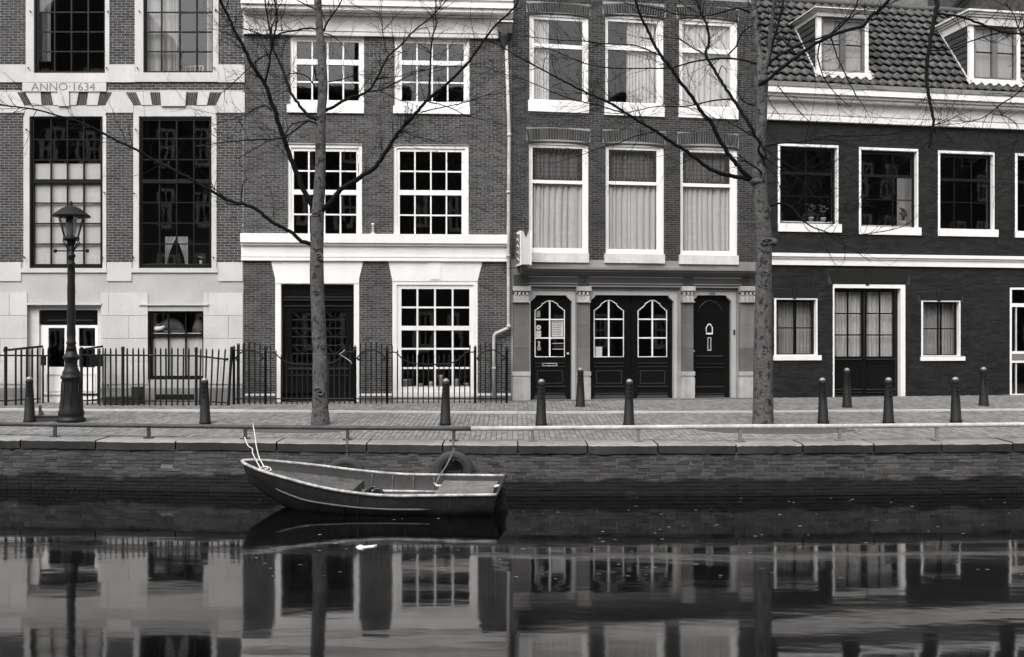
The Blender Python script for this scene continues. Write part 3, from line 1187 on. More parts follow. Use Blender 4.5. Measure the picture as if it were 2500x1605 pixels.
def splay(pxa, pxb, pxc, pxd):
    a, b, c, d = [H.p(v, 660)[0] for v in (pxa, pxb, pxc, pxd)]

    def f(z):
        if z < zb_ or z > zt_ + .02:
            return None
        t = min(1, (z - zb_) / (zt_ - zb_))
        return (a + (b - a) * t, c + (d - c) * t)
    return f


# door
dr = H.rect(672, 692, 877, 992)
H.holes.append(dr)
H.cover.append(dr)
mb = MB()
inn = H.rect(686, 694, 864, 992)
mb.box(dr[0], inn[0], -.012, .2, dr[2], dr[3])
mb.box(inn[1], dr[1], -.012, .2, dr[2], dr[3])
mb.box(inn[0], inn[1], -.01, .2, inn[3], dr[3])
fr = mb.build('door_frame', WHITE, H.root)
q = H.rect(687, 695, 863, 734)
MB().box(q[0], q[1], .10, .15, q[2], q[3]).build('transom_panel', BLACK, fr)
mb = MB()
for t, b, y in ((694.5, 699, .075), (724, 727, .085), (731, 734, .06), (746, 748.5, .09)):
    q = H.rect(690, t, 860, b)
    mb.box(q[0], q[1], y, .12, q[2], q[3])
mb.build('transom_moulding', BLACK_EDGE, fr)
for lf in ((688, 735, 775, 990), (775.6, 735, 863, 990)):
    q = H.rect(*lf)
    l, r = lf[0], lf[2]
    gl = H.rect(l + 22, 760, r - 15 if l < 700 else r - 20, 885)
    if l > 700:
        gl = H.rect(l + 16, 760, r - 20, 885)
    mb = MB()
    wall_slab(mb, q[0], q[1], q[2], q[3], [gl], .13, .18)
    d = mb.build('door', BLACK, H.root)
    pane_quad(gl[0], gl[1], gl[2], gl[3], .165, d)
    zz = [gl[2] + (gl[3] - gl[2]) * k / 6 for k in range(7)]
    for k in range(1, 6):
        MB().box(gl[0], gl[1], .14, .15, zz[k] - .012, zz[k] + .012).build('grille_bar', BLACK_EDGE, d)
    for s_ in (.25, .5, .75):
        uu = gl[0] + (gl[1] - gl[0]) * s_
        MB().box(uu - .008, uu + .008, .142, .148, gl[2], gl[3]).build('grille_bar', IRON, d)
    for i in range(3):
        za, zb2 = zz[2 * i], zz[2 * i + 2]
        mb = MB()
        mb.tube([(gl[0], .139, za), (gl[1], .139, zb2)], .006, 4)
        mb.tube([(gl[0], .137, zb2), (gl[1], .137, za)], .006, 4)
        mb.build('grille_scroll', IRON, d)
    for t, b, y in ((898, 903, .085), (916, 918, .11), (978, 981, .11)):
        w = H.rect(l + 14, t, r - 14, b)
        MB().box(w[0], w[1], y, .132, w[2], w[3]).build('door_rail', BLACK_EDGE, d)
    mb = MB()
    w = H.rect(l + 20, 926, r - 20, 970)
    ring(mb, (w[0] - .03, w[1] + .03, w[2] - .03, w[3] + .03), w, .118, .132)
    mb.build('panel_moulding', BLACK, d)
H.cover.append(H.rect(593, 961, 1250, 966))
for l, r in ((594, 671.5), (877.5, 957.5), (1166.5, 1246)):
    q = H.rect(l, 961.5, r, 966.5)
    MB().box(q[0], q[1], -.03, .02, q[2], q[3]).build('white_base_strip', WHITE, H.root)
fill(H, (0, H.w, .12, H.p(900, 967)[1]), .8, .28, .006, STONE3, 'plinth_stone', .045, 300, .001, depth=.03, min_len=.05)
H.cover.append((0, H.w, -.1, H.p(900, 966)[1]))
fill(H, (.004, H.w - .004, H.p(900, 966)[1], H.p(900, 60)[1]), .195, .053, .0095, BRICK2, keep=300,
     polyex=(splay(672, 662, 877, 887), splay(957.5, 948, 1166.5, 1178)))
finish_wall(H, -.05, H.p(900, -20)[1], MORTAR2)

# ------------------------------------------------------------------ house 3
H = H3
H.floors = [H.p(1545, 660)[1], H.p(1545, 300)[1]]
H.arch_mat = BRICK3
for o, g, rl, sl in [
        ((1291, 35, 1436, 274), (1303, 50, 1422, 245), (109, 119), (1289, 248, 1437, 275)),
        ((1476, 39, 1619, 283), (1484, 55, 1603, 251), (112, 124), (1475, 255, 1621, 284)),
        ((1656, 45, 1799, 289), (1666, 62, 1783, 260), (120, 131), (1656, 263, 1801, 290))]:
    window(H, o, g, (), (), WHITE, WHITE, rail=rl, y=.05, sill=(sl, .05), arch=.055)
leaded = []
for o, g, rl, sl in [
        ((1290, 347, 1436, 640), (1300, 362, 1422, 606), (441, 449), (1286, 618, 1437, 641)),
        ((1477, 352, 1620, 642), (1486, 367, 1603, 609), (444, 452), (1475, 621, 1622, 643)),
        ((1659, 358, 1799, 644), (1667, 373, 1782, 613), (449, 457), (1657, 624, 1802, 646))]:
    w = window(H, o, g, (), (), WHITE, WHITE, rail=rl, y=.05, sill=(sl, .05, WHITE_OLD), arch=.06, upper_mat=GLASS_OLD)
    gg = H.rect(g[0], g[1], g[2], rl[0])
    fx = (gg[1] - gg[0]) / 12
    mb = MB()
    ring(mb, gg, (gg[0] + .035, gg[1] - .035, gg[2] + .03, gg[3] - .03), .085, .108)
    mb.build('leaded_border', LEADED, w)
    for k in range(1, 12):
        uu = gg[0] + fx * k
        MB().box(uu - .004, uu + .004, .09, .10, gg[2], gg[3]).build('lead_came', STONE3 if 0 else LEADED, w)
    for k in range(1, 7):
        zz = gg[2] + (gg[3] - gg[2]) * k / 7
        MB().box(gg[0], gg[1], .091, .099, zz - .004, zz + .004).build('lead_came', LEADED, w)
    mb = MB()
    for k in range(12):
        for zz in (gg[2] + .06, gg[3] - .06):
            c = gg[0] + fx * (k + .5)
            mb.prism([(c - .03, zz), (c, zz - .03), (c + .03, zz), (c, zz + .03)], .087, .097)
    for k in range(1, 6):
        zz = gg[2] + (gg[3] - gg[2]) * (k + .0) / 6
        for c in (gg[0] + .06, gg[1] - .06):
            mb.prism([(c - .03, zz), (c, zz - .03), (c + .03, zz), (c, zz + .03)], .087, .097)
    mb.build('leaded_diamond_border', LEADED, w)
# soldier courses of the segmental arches
for l, r, y0_, y1_ in ((1288, 1438, 314, 340), (1474, 1622, 318, 345), (1656, 1801, 324, 351), (1288, 1438, 8, 30), (1474, 1622, 10, 33), (1654, 1801, 17, 40)):
    u0, u1, za, zb = H.rect(l, y0_, r, y1_)
    nb = round((u1 - u0) / .062)
    for i in range(nb):
        t = (i + .5) / nb * 2 - 1
        dz = -.05 * t * t
        c = u0 + (u1 - u0) * (i + .5) / nb
        tilt = .12 * t
        MB().prism([(c - .025, za + dz), (c + .025, za + dz), (c + .028 + tilt * .25, zb + dz), (c - .028 + tilt * .25, zb + dz)], -.008, .03).build('arch_brick', BRICK3, H.root)
    H.cover.append((u0 - .03, u1 + .03, za - .04, zb))
# shopfront
H.moulding('shopfront_cornice', 1268, 1842, [(656, 661, .26), (661.3, 666, .20), (666.3, 670, .13), (670.3, 674, .07)], FASCIA_L)
H.moulding('shopfront_fascia', 1254, 1843, [(674.3, 704, .055)], FASCIA)
mb = MB()
for l, r in ((1290, 1408), (1437, 1664), (1692, 1806)):
    for t, b in ((677, 679.5), (693, 695.5), (699, 702)):
        q = H.rect(l, t + (l - 1500) * .008, r, b + (l - 1500) * .008)
        mb.box(q[0], q[1], -.072, -.04, q[2], q[3])
mb.build('fascia_moulding', FASCIA_L, H.root)
for c in (1276, 1422, 1677, 1817):
    q = H.rect(c - 10, 675, c + 10, 696)
    rs = MB()
    ring(rs, q, (q[0] + .02, q[1] - .02, q[2] + .02, q[3] - .02), -.075, -.05)
    cu, cz = (q[0] + q[1]) / 2, (q[2] + q[3]) / 2
    for k in range(6):
        a = k * math.pi / 3
        rs.blob((cu + .045 * math.cos(a), -.06, cz + .045 * math.sin(a)), (.022, .015, .022), 6, 4)
    rs.blob((cu, -.062, cz), (.025, .02, .025), 6, 4)
    rs.build('rosette_block', FASCIA, H.root)
OP = [(1290, 709, 1405, 981, 1296, 1397), (1437, 709, 1654, 981, 1441, 1646), (1690, 711, 1798, 981, 1691, 1787)]
for l, t, r, b, dl, dr_ in OP:
    h = H.rect(l, t, r, b)
    h = (h[0], h[1], -.05, h[3])
    H.holes.append(h)
    # frame with shouldered corner brackets
    i = H.rect(dl, 721, dr_, b)
    cr = .13
    arc = []
    pts = [(h[0], h[2]), (i[0], h[2])]
    topz = i[3]
    sh = [(0, -cr), (.035, -cr), (.045, -cr + .03), (.10, -.07), (.115, -.03), (.13, -.03), (.135, 0)]
    pts += [(i[0] + a, topz + c) for a, c in sh]
    pts += [(i[1] - a, topz + c) for a, c in reversed(sh)]
    pts += [(i[1], h[2]), (h[1], h[2]), (h[1], h[3]), (h[0], h[3])]
    n = len(pts)
    mb = MB()
    # build the frame as left leg, head, right leg so that faces stay simple
    nl = 2 + len(sh)
    mb.prism([(h[0], h[2]), (i[0], h[2]), (i[0], topz - cr), (h[0], topz - cr)], .03, .2)
    mb.prism([(i[1], h[2]), (h[1], h[2]), (h[1], topz - cr), (i[1], topz - cr)], .03, .2)
    mb.prism([(h[0], topz - cr)] + [(i[0] + a, topz + c) for a, c in sh] + [(i[0] + .135, h[3]), (h[0], h[3])], .03, .2)
    mb.prism([(h[1], topz - cr)] + [(i[1] - a, topz + c) for a, c in sh] + [(i[1] - .135, h[3]), (h[1], h[3])], .03, .2)
    mb.box(i[0] + .135, i[1] - .135, .03, .2, topz, h[3])
    mb.build('door_frame', GREYWOOD, H.root)


def bell(u0, u1, z0, z1, zs):
    """outline of a bell-arched light, from lower left round the top to lower right"""
    w = u1 - u0
    c = (u0 + u1) / 2
    L_ = [(0, zs), (.06, zs), (.075, zs + .12 * (z1 - zs)), (.16, zs + .28 * (z1 - zs)), (.235, zs + .52 * (z1 - zs)), (.24, zs + .66 * (z1 - zs)), (.30, zs + .72 * (z1 - zs)), (.38, zs + .91 * (z1 - zs)), (.5, z1)]
    left = [(u0 + a * w, z) for a, z in L_]
    right = [(u1 - a * w, z) for a, z in reversed(L_[:-1])]
    return left + right


def glazed_leaf(leaf, gl, shoulder_py, slot=False, panel=True):
    q = H.rect(*leaf)
    g = H.rect(*gl)
    zs = H.p(gl[0], shoulder_py)[1]
    mb = MB()
    wall_slab(mb, q[0], q[1], q[2], q[3], [g], .14, .19)
    d = mb.build('door', BLACK, H.root)
    b = bell(g[0], g[1], g[2], g[3], zs)
    nm = len(b) // 2
    mb = MB()
    mb.prism([(g[0], g[3] + .001)] + b[:nm + 1], .143, .185)
    mb.prism(b[nm:] + [(g[1], g[3] + .001)], .143, .185)
    mb.build('arched_corner', BLACK, d)
    mb = MB()
    path = [(g[0], .136, g[2])] + [(x_, .136, z_) for x_, z_ in b] + [(g[1], .136, g[2]), (g[0], .136, g[2])]
    mb.tube(path, .0125, 5, smooth=False)
    mb.build('glazing_bead', WHITE, d)
    c = (g[0] + g[1]) / 2
    MB().box(c - .018, c + .018, .138, .17, g[2], g[3]).build('glazing_bar', WHITE, d)
    h3 = (g[2] + (g[3] - g[2]) * .335, g[2] + (g[3] - g[2]) * .665)
    for zz in h3:
        MB().box(g[0], g[1], .139, .168, zz - .016, zz + .016).build('glazing_bar', WHITE, d)
    zl = [g[2], h3[0], h3[1], g[3]]
    for a, b2 in ((g[0], c), (c, g[1])):
        for k in range(3):
            pane_quad(a, b2, zl[k], zl[k + 1], .165, d)
    l, r = leaf[0], leaf[2]
    for t, b2, y in ((886, 888, .122), (895, 897, .122), (943, 946, .1), (960, 963, .09)):
        w = H.rect(gl[0] - 1, t, gl[2] + 1, b2)
        MB().box(w[0], w[1], y, .142, w[2], w[3]).build('door_rail', BLACK_EDGE, d)
    w = H.rect(gl[0] + 4, 905, gl[2] - 4, 938)
    mb = MB()
    ring(mb, w, (w[0] + .025, w[1] - .025, w[2] + .025, w[3] - .025), .126, .142)
    mb.build('panel_moulding', BLACK_EDGE, d)
    w = H.rect(gl[0] - 6, 965, gl[2] + 6, 977)
    mb = MB()
    mb.v = [(w[0], .08, w[2]), (w[1], .08, w[2]), (w[1] - .06, .138, w[3]), (w[0] + .06, .138, w[3])]
    mb.face((0, 1, 2, 3))
    mb.face((0, 3, 3 - 3 + 0)) if 0 else None
    mb.prism([(w[0], w[2]), (w[1], w[2]), (w[1] - .06, w[3] - .002), (w[0] + .06, w[3] - .002)], .085, .139)
    mb.build('weather_board', FASCIA, d)
    if slot:
        w = H.rect(1326, 887, 1363, 895)
        m2 = MB()
        ring(m2, w, (w[0] + .03, w[1] - .03, w[2] + .025, w[3] - .02), .112, .128)
        m2.build('letter_slot', BOATRIM, d)
    return d


dL = glazed_leaf((1296, 715, 1397, 980), (1309, 734, 1381, 872), 756, slot=True)
u, z = H.p(1389, 864)
MB().blob((u, .11, z), (.035, .04, .035)).build('handle', STEEL, dL)
dM1 = glazed_leaf((1441, 715, 1543.5, 980), (1454, 733, 1526, 872), 757)
dM2 = glazed_leaf((1544.3, 715, 1646, 980), (1562, 733, 1632, 872), 757)
# house door with a small arched peephole
q = H.rect(1691, 715, 1787, 980)
d = MB().box(q[0], q[1], .14, .19, q[2], q[3]).build('door', BLACK, H.root)
w = H.rect(1729, 791, 1744, 816)
mb = MB()
pth = [(w[0], w[2]), (w[0], w[3] - .09), (w[0] + .05, w[3] - .02), ((w[0] + w[1]) / 2, w[3]), (w[1] - .05, w[3] - .02), (w[1], w[3] - .09), (w[1], w[2]), (w[0], w[2])]
mb.tube([(a, .132, c) for a, c in pth], .014, 5)
mb.box(w[0], w[1], .115, .14, w[2] - .01, w[2] + .03)
mb.build('peephole_frame', WHITE, d)
w = H.rect(1732, 824, 1741, 857)
mb = MB()
ring(mb, w, (w[0] + .02, w[1] - .02, w[2] + .03, w[3] - .02), .12, .14)
mb.build('knocker_plate', STEEL, d)
for t, b, l, r in ((868, 872, 1703, 1770), (888, 889.5, 1702, 1772), (896.5, 898, 1702, 1772), (943, 947, 1702, 1770), (961, 964, 1700, 1772)):
    w = H.rect(l, t, r, b)
    MB().box(w[0], w[1], .11, .142, w[2], w[3]).build('door_rail', BLACK_EDGE, d)
w = H.rect(1704, 905, 1768, 940)
mb = MB()
ring(mb, w, (w[0] + .02, w[1] - .02, w[2] + .02, w[3] - .02), .126, .142)
mb.build('panel_moulding', BLACK, d)
w = H.rect(1698, 966, 1777, 977)
MB().prism([(w[0], w[2]), (w[1], w[2]), (w[1] - .07, w[3]), (w[0] + .07, w[3])], .085, .139).build('weather_board', FASCIA, d)
u, z = H.p(1697, 858)
MB().blob((u, .11, z), (.03, .04, .03)).build('door_knob', STEEL, d)
cb = H.rect(1707, 734, 1770, 765)
mb = MB()
mb.tube([(cb[0] + (cb[1] - cb[0]) * k / 12, .136, cb[2] + (cb[3] - cb[2]) * math.sin(math.pi * k / 12) ** .6) for k in range(13)], .014, 5)
mb.build('carved_arch', BLACK_EDGE, d)
u, z = H.p(1740, 717.5)
text('406', .085, LEADED, d, (u, .026, z), (R(90), 0, 0), .004, name='house_number', sx=1.25)
u, z = H.p(1793, 811)
mb = MB()
mb.box(u - .02, u + .02, .005, .03, z - .06, z - .015)
mb.box(u - .02, u + .02, .005, .03, z + .005, z + .05)
mb.build('doorbell', IRON, H.root)
# stone pilasters
for l, r in ((1252.5, 1290), (1408, 1437), (1663, 1690), (1804, 1843)):
    lo = H.rect(l, 704, r, 985)
    H.cover.append((lo[0] - .05, lo[1] + .05, -.1, lo[3]))
    zc = [H.p((l + r) / 2, y_)[1] for y_ in (738, 794, 850, 907)]
    for a, b in zip(zc, zc[1:]):
        MB().box(lo[0], lo[1], -.085, .03, b + .003, a - .003).build('pilaster_stone', STONE3, H.root)
    za, zb = zc[3], -.05
    mb = MB()
    mb.box(lo[0] - .03, lo[1] + .03, -.125, .03, za - .10, za)
    mb.box(lo[0] - .012, lo[1] + .012, -.105, .03, za - .15, za - .1005)
    mb.box(lo[0] - .025, lo[1] + .025, -.12, .03, zb + .27, za - .1505)
    mb.box(lo[0] - .045, lo[1] + .045, -.14, .03, zb, zb + .2695)
    mb.build('pilaster_base', STONE3L, H.root)
    zt = [H.p((l + r) / 2, y_)[1] for y_ in (700, 711, 715, 723, 736, 739)]
    mb = MB()
    mb.box(lo[0] - .03, lo[1] + .03, -.17, .03, zt[1], zt[0])
    mb.box(lo[0] - .015, lo[1] + .015, -.13, .03, zt[2], zt[1] - .0005)
    nd = 4 if r - l > 32 else 3
    wv = (lo[1] - lo[0]) / nd
    for k in range(nd):
        mb.box(lo[0] + wv * (k + .12), lo[0] + wv * (k + .66), -.15, -.05, zt[3] + .02, zt[2] - .0006)
        mb.box(lo[0] + wv * (k + .1), lo[0] + wv * (k + .8), -.135, -.05, zt[4] + .003, zt[3])
    mb.box(lo[0] - .004, lo[1] + .004, -.12, .03, zt[4], zt[3] + .02)
    mb.box(lo[0] - .02, lo[1] + .02, -.15, .03, zt[5], zt[4] - .0005)
    mb.build('capital', STONE3L, H.root)
# stone step
mb = MB()
a = H.rect(1248, 985, 1846, 990)
mb.box(.0, H.w, -.24, .03, .1, gz(99) + .05)
mb.build('door_step', STONE3, H.root)
H.cover.append(H.rect(1240, 640, 1850, 990))
fill(H, (.004, H.w - .004, H.p(1545, 657)[1], H.p(1545, -10)[1]), .195, .053, .0095, BRICK3, keep=300)
finish_wall(H, -.05, H.p(1545, -40)[1], MORTAR3)

# ------------------------------------------------------------------ house 4
H = H4
H.floors = [H.p(2170, 640)[1]]
H.arch_mat = BRICK4
for o, g, rl, r_, c, sl in [
        ((1899, 353, 2047, 566), (1907, 368, 2034, 548), (421, 428), (480,), (1968,), (1899, 547, 2053, 567)),
        ((2097, 362, 2242, 573), (2104, 378, 2228, 557), (427, 434), (488,), (2180,), (2099, 555, 2247, 574)),
        ((2290, 370, 2428, 577), (2296, 386, 2415, 564), (437, 444), (495,), (2330, 2372), (2291, 560, 2435, 578)),
        ((2478, 377, 2620, 580), (2485, 392, 2606, 568), (443, 450), (503,), (2545,), (2477, 566, 2627, 582))]:
    window(H, o, g, c, r_, WHITE, DARKGREEN, rail=rl, y=-.004, so=.12, bar=.022, split=.42, sill=(sl, .05), arch=.05)
for o, g, c, r_, sl in [
        ((1890, 728, 1996, 868), (1898, 738, 1982, 864), (1939,), (801,), (1887, 868, 2004, 880)),
        ((2249, 734, 2345, 870), (2254, 742, 2332, 866), (2291,), (803,), (2246, 871, 2354, 881))]:
    window(H, o, g, c, r_, WHITE, DARKGREEN, y=-.004, so=.11, bar=.03, split=.42, sill=(sl, .05))
# double door with glazed upper half
o = H.rect(2033, 695, 2210, 974)
H.holes.append(o)
H.cover.append(o)
i = H.rect(2037, 704, 2199, 974)
mb = MB()
mb.box(o[0], i[0], -.006, .17, o[2] - .05, o[3])
mb.box(i[1], o[1], -.006, .17, o[2] - .05, o[3])
mb.box(i[0], i[1], -.005, .17, i[3], o[3])
mb.build('door_frame', WHITE, H.root)
for l, r, gl, gr in ((2037.5, 2116, 2043, 2110), (2116.6, 2198.5, 2122, 2188)):
    q = H.rect(l, 705, r, 974)
    q = (q[0], q[1], q[2] + .03, q[3])
    g = H.rect(gl, 713, gr, 871)
    mb = MB()
    wall_slab(mb, q[0], q[1], q[2], q[3], [g], .13, .175)
    d = mb.build('door', BLACK, H.root)
    c = (g[0] + g[1]) / 2
    zz = [g[2] + (g[3] - g[2]) * k / 3 for k in range(4)]
    MB().box(c - .017, c + .017, .135, .165, g[2], g[3]).build('glazing_bar', BLACK, d)
    for k in (1, 2):
        MB().box(g[0], g[1], .137, .163, zz[k] - .016, zz[k] + .016).build('glazing_bar', BLACK, d)
    for k in range(3):
        pane_quad(g[0], c, zz[k], zz[k + 1], .16, d)
        pane_quad(c, g[1], zz[k], zz[k + 1], .16, d)
    for t, b, y in ((876, 879, .10), (950, 953, .09), (958, 960, .10), (966, 968, .09)):
        w = H.rect(l + 4, t, r - 6, b)
        MB().box(w[0], w[1], y, .132, w[2], w[3]).build('door_rail', BLACK_EDGE, d)
    w = H.rect(l + 7, 886, r - 9, 945)
    mb = MB()
    ring(mb, w, (w[0] + .02, w[1] - .02, w[2] + .02, w[3] - .02), .118, .132)
    mb.build('panel_moulding', BLACK, d)
# white framed glass door at the right edge
o = H.rect(2465, 703, 2580, 973)
H.holes.append(o)
H.cover.append(o)
mb = MB()
g1, g2, g3 = H.rect(2470, 708, 2575, 741), H.rect(2470, 750, 2575, 858), H.rect(2470, 886, 2575, 962)
wall_slab(mb, o[0], o[1], o[2], o[3], [g1, g2, g3], -.006, .08)
d = mb.build('door', WHITE, H.root)
for g in (g1, g2, g3):
    pane_quad(g[0], g[1], g[2], g[3], .05, d)
for g in (g2, g3):
    for f_ in (.115, .5, .885):
        uu = g[0] + (g[1] - g[0]) * f_
        MB().box(uu - .012, uu + .012, .01, .045, g[2], g[3]).build('glazing_bar', WHITE_OLD, d)
q = H.rect(2470, 864, 2575, 880)
MB().box(q[0], q[1], -.012, 0, q[2], q[3]).build('door_panel', STONE3, d)
# main cornice, gutter board and string course
cl = lambda y: y
cpx = 2230
H.moulding('cornice', 1853, 2700, [(238, 252, .42), (252.3, 258, .34), (258.3, 264, .27)], WHITE)
H.moulding('gutter_board', 1853, 2700, [(227, 237.7, .44)], FASCIA_L)
H.moulding('frieze', 1853, 2700, [(264.3, 288, .06), (288.3, 294, .10), (294.3, 300, .075), (300.3, 310, .12)], WHITE)
H.moulding('string_course', 1850, 2700, [(624, 632, .12), (632.3, 637, .08), (637.3, 646, .05), (646.3, 652, .07)], WHITE)
# tarred stone lintels
for pts in ([(2022, 660), (2110, 660), (2110, 692), (2032, 692)], [(2124, 660), (2222, 660), (2212, 692), (2124, 692)], [(2111, 656), (2123, 656), (2121, 697), (2113, 697)],
            [(1884, 705), (1934, 705), (1934, 727), (1890, 727)], [(1944, 705), (2002, 705), (1996, 727), (1944, 727)], [(1935, 700), (1943, 700), (1943, 730), (1935, 730)],
            [(2243, 713), (2286, 713), (2286, 733), (2249, 733)], [(2298, 713), (2352, 713), (2346, 733), (2298, 733)], [(2287, 709), (2297, 709), (2296, 736), (2288, 736)]):
    MB().prism(H.poly(pts), -.022, .03).build('lintel_stone', LINTEL4, H.root)
    xs_ = [p_[0] for p_ in pts]
    ys_ = [p_[1] for p_ in pts]
    H.cover.append(H.rect(min(xs_), min(ys_), max(xs_), max(ys_)))
fill(H, (.004, H.w - .004, .15, H.p(cpx, 262)[1]), .2, .054, .009, BRICK4, keep=300, jit=.003)
finish_wall(H, -.05, H.p(cpx, 232)[1], MORTAR4)

# roof: pantiles laid on a steep slope
BETA = R(52)
TB = math.tan(BETA)
zg = H.p(cpx, 226)[1]
dg = -.36
RL = 3.5
c52, s52 = math.cos(BETA), math.sin(BETA)
roof_d = lambda z: dg + (z - zg) / TB
mb = MB()
mb.v = [(0, dg + .03, zg - .03), (H.w, dg + .03, zg - .03), (H.w, dg + RL * c52, zg + RL * s52 - .05), (0, dg + RL * c52, zg + RL * s52 - .05),
        (0, dg + RL * c52 + 1.5, zg + RL * s52 + .25), (H.w, dg + RL * c52 + 1.5, zg + RL * s52 + .25), (0, 5.9, zg - .03), (H.w, 5.9, zg - .03)]
mb.face((0, 1, 2, 3))
mb.face((3, 2, 5, 4))
mb.face((4, 5, 7, 6))
mb.face((0, 3, 4, 6))
mb.face((2, 1, 7, 5))
roof = mb.build('roof', DARKBOARD, H.root)
tw, te = .245, .282
mt = MB()
nx_ = 8
prof = []
for k in range(nx_ + 1):
    t = k / nx_
    prof.append((t * (tw + .02), .027 * math.sin(t * 2 * math.pi * .98 + .5) + .010 * math.sin(t * 4 * math.pi + 1.0) + .012))
for j, (v, lift) in enumerate(((0, .070), (te + .05, .0))):
    for x_, h_ in prof:
        mt.v.append((x_, v * c52 - (h_ + lift) * s52, v * s52 + (h_ + lift) * c52))
for x_, h_ in prof:   # underside of the lower lip
    h2_ = h_ + .070 - .012
    mt.v.append((x_, -h2_ * s52, h2_ * c52))
k1 = nx_ + 1
for k in range(nx_):
    mt.face((k, k + 1, k1 + k + 1, k1 + k), True)
    mt.face((2 * k1 + k, 2 * k1 + k + 1, k + 1, k), False)
tile_me = mt.mesh('roof_tile', TILE)
# dormers
DORM = []
for l, r, t, b, ct in ((1994, 2119, 45, 184, 27), (2366, 2489, 66, 202, 32)):
    d = 0.3
    for _ in range(12):
        z = H.p((l + r) / 2, b, d)[1]
        d = roof_d(z)
    zb = z
    u0, u1 = H.p(l, (t + b) / 2, d)[0], H.p(r, (t + b) / 2, d)[0]
    zt = H.p((l + r) / 2, t, d)[1]
    zc = H.p((l + r) / 2, ct, d)[1]
    DORM.append((u0, u1, zb, zt, zc, d))


def in_dormer(u, z):
    return any(u0 - .05 < u + tw / 2 < u1 + .05 and zb - .10 < z + .1 < zc + .12 for u0, u1, zb, zt, zc, d in DORM)


cand = []
ny_ = int(RL / te)
for j in range(ny_):
    for i in range(int(H.w / tw)):
        u = i * tw
        v = j * te
        z = zg + v * s52
        if in_dormer(u, z):
            continue
        d = dg + v * c52
        cand.append((u, d, z, j))
cand.sort(key=lambda q: (0 if in_view(H.world(q[0], q[1], q[2]), 0) else 1, H.world(*q[:3]).y))
mbt = MB()
for k, (u, d, z, j) in enumerate(cand):
    if k < 300:
        link('roof_tile', tile_me, roof, (u + rnd.uniform(-.004, .004), d, z + rnd.uniform(-.005, .005)), (rnd.uniform(-.012, .012), 0, rnd.uniform(-.012, .012)))
    else:
        b0 = len(mbt.v)
        mbt.v += [(x_ + u, y_ + d, z_ + z) for x_, y_, z_ in mt.v]
        for f_, s_ in zip(mt.f, mt.sm):
            mbt.face(tuple(b0 + e for e in f_), s_)
if mbt.v:
    mbt.build('roof_tile', TILE, roof)['kind'] = 'stuff'
mbr = MB()
mbr.tube([(x_ * .4, dg + RL * c52 + .02 + .008 * math.sin(x_ * 2.1), zg + RL * s52 + .02 + .012 * math.sin(x_ * 1.3)) for x_ in range(29)], .085, 8)
mbr.build('ridge', TILE, roof)
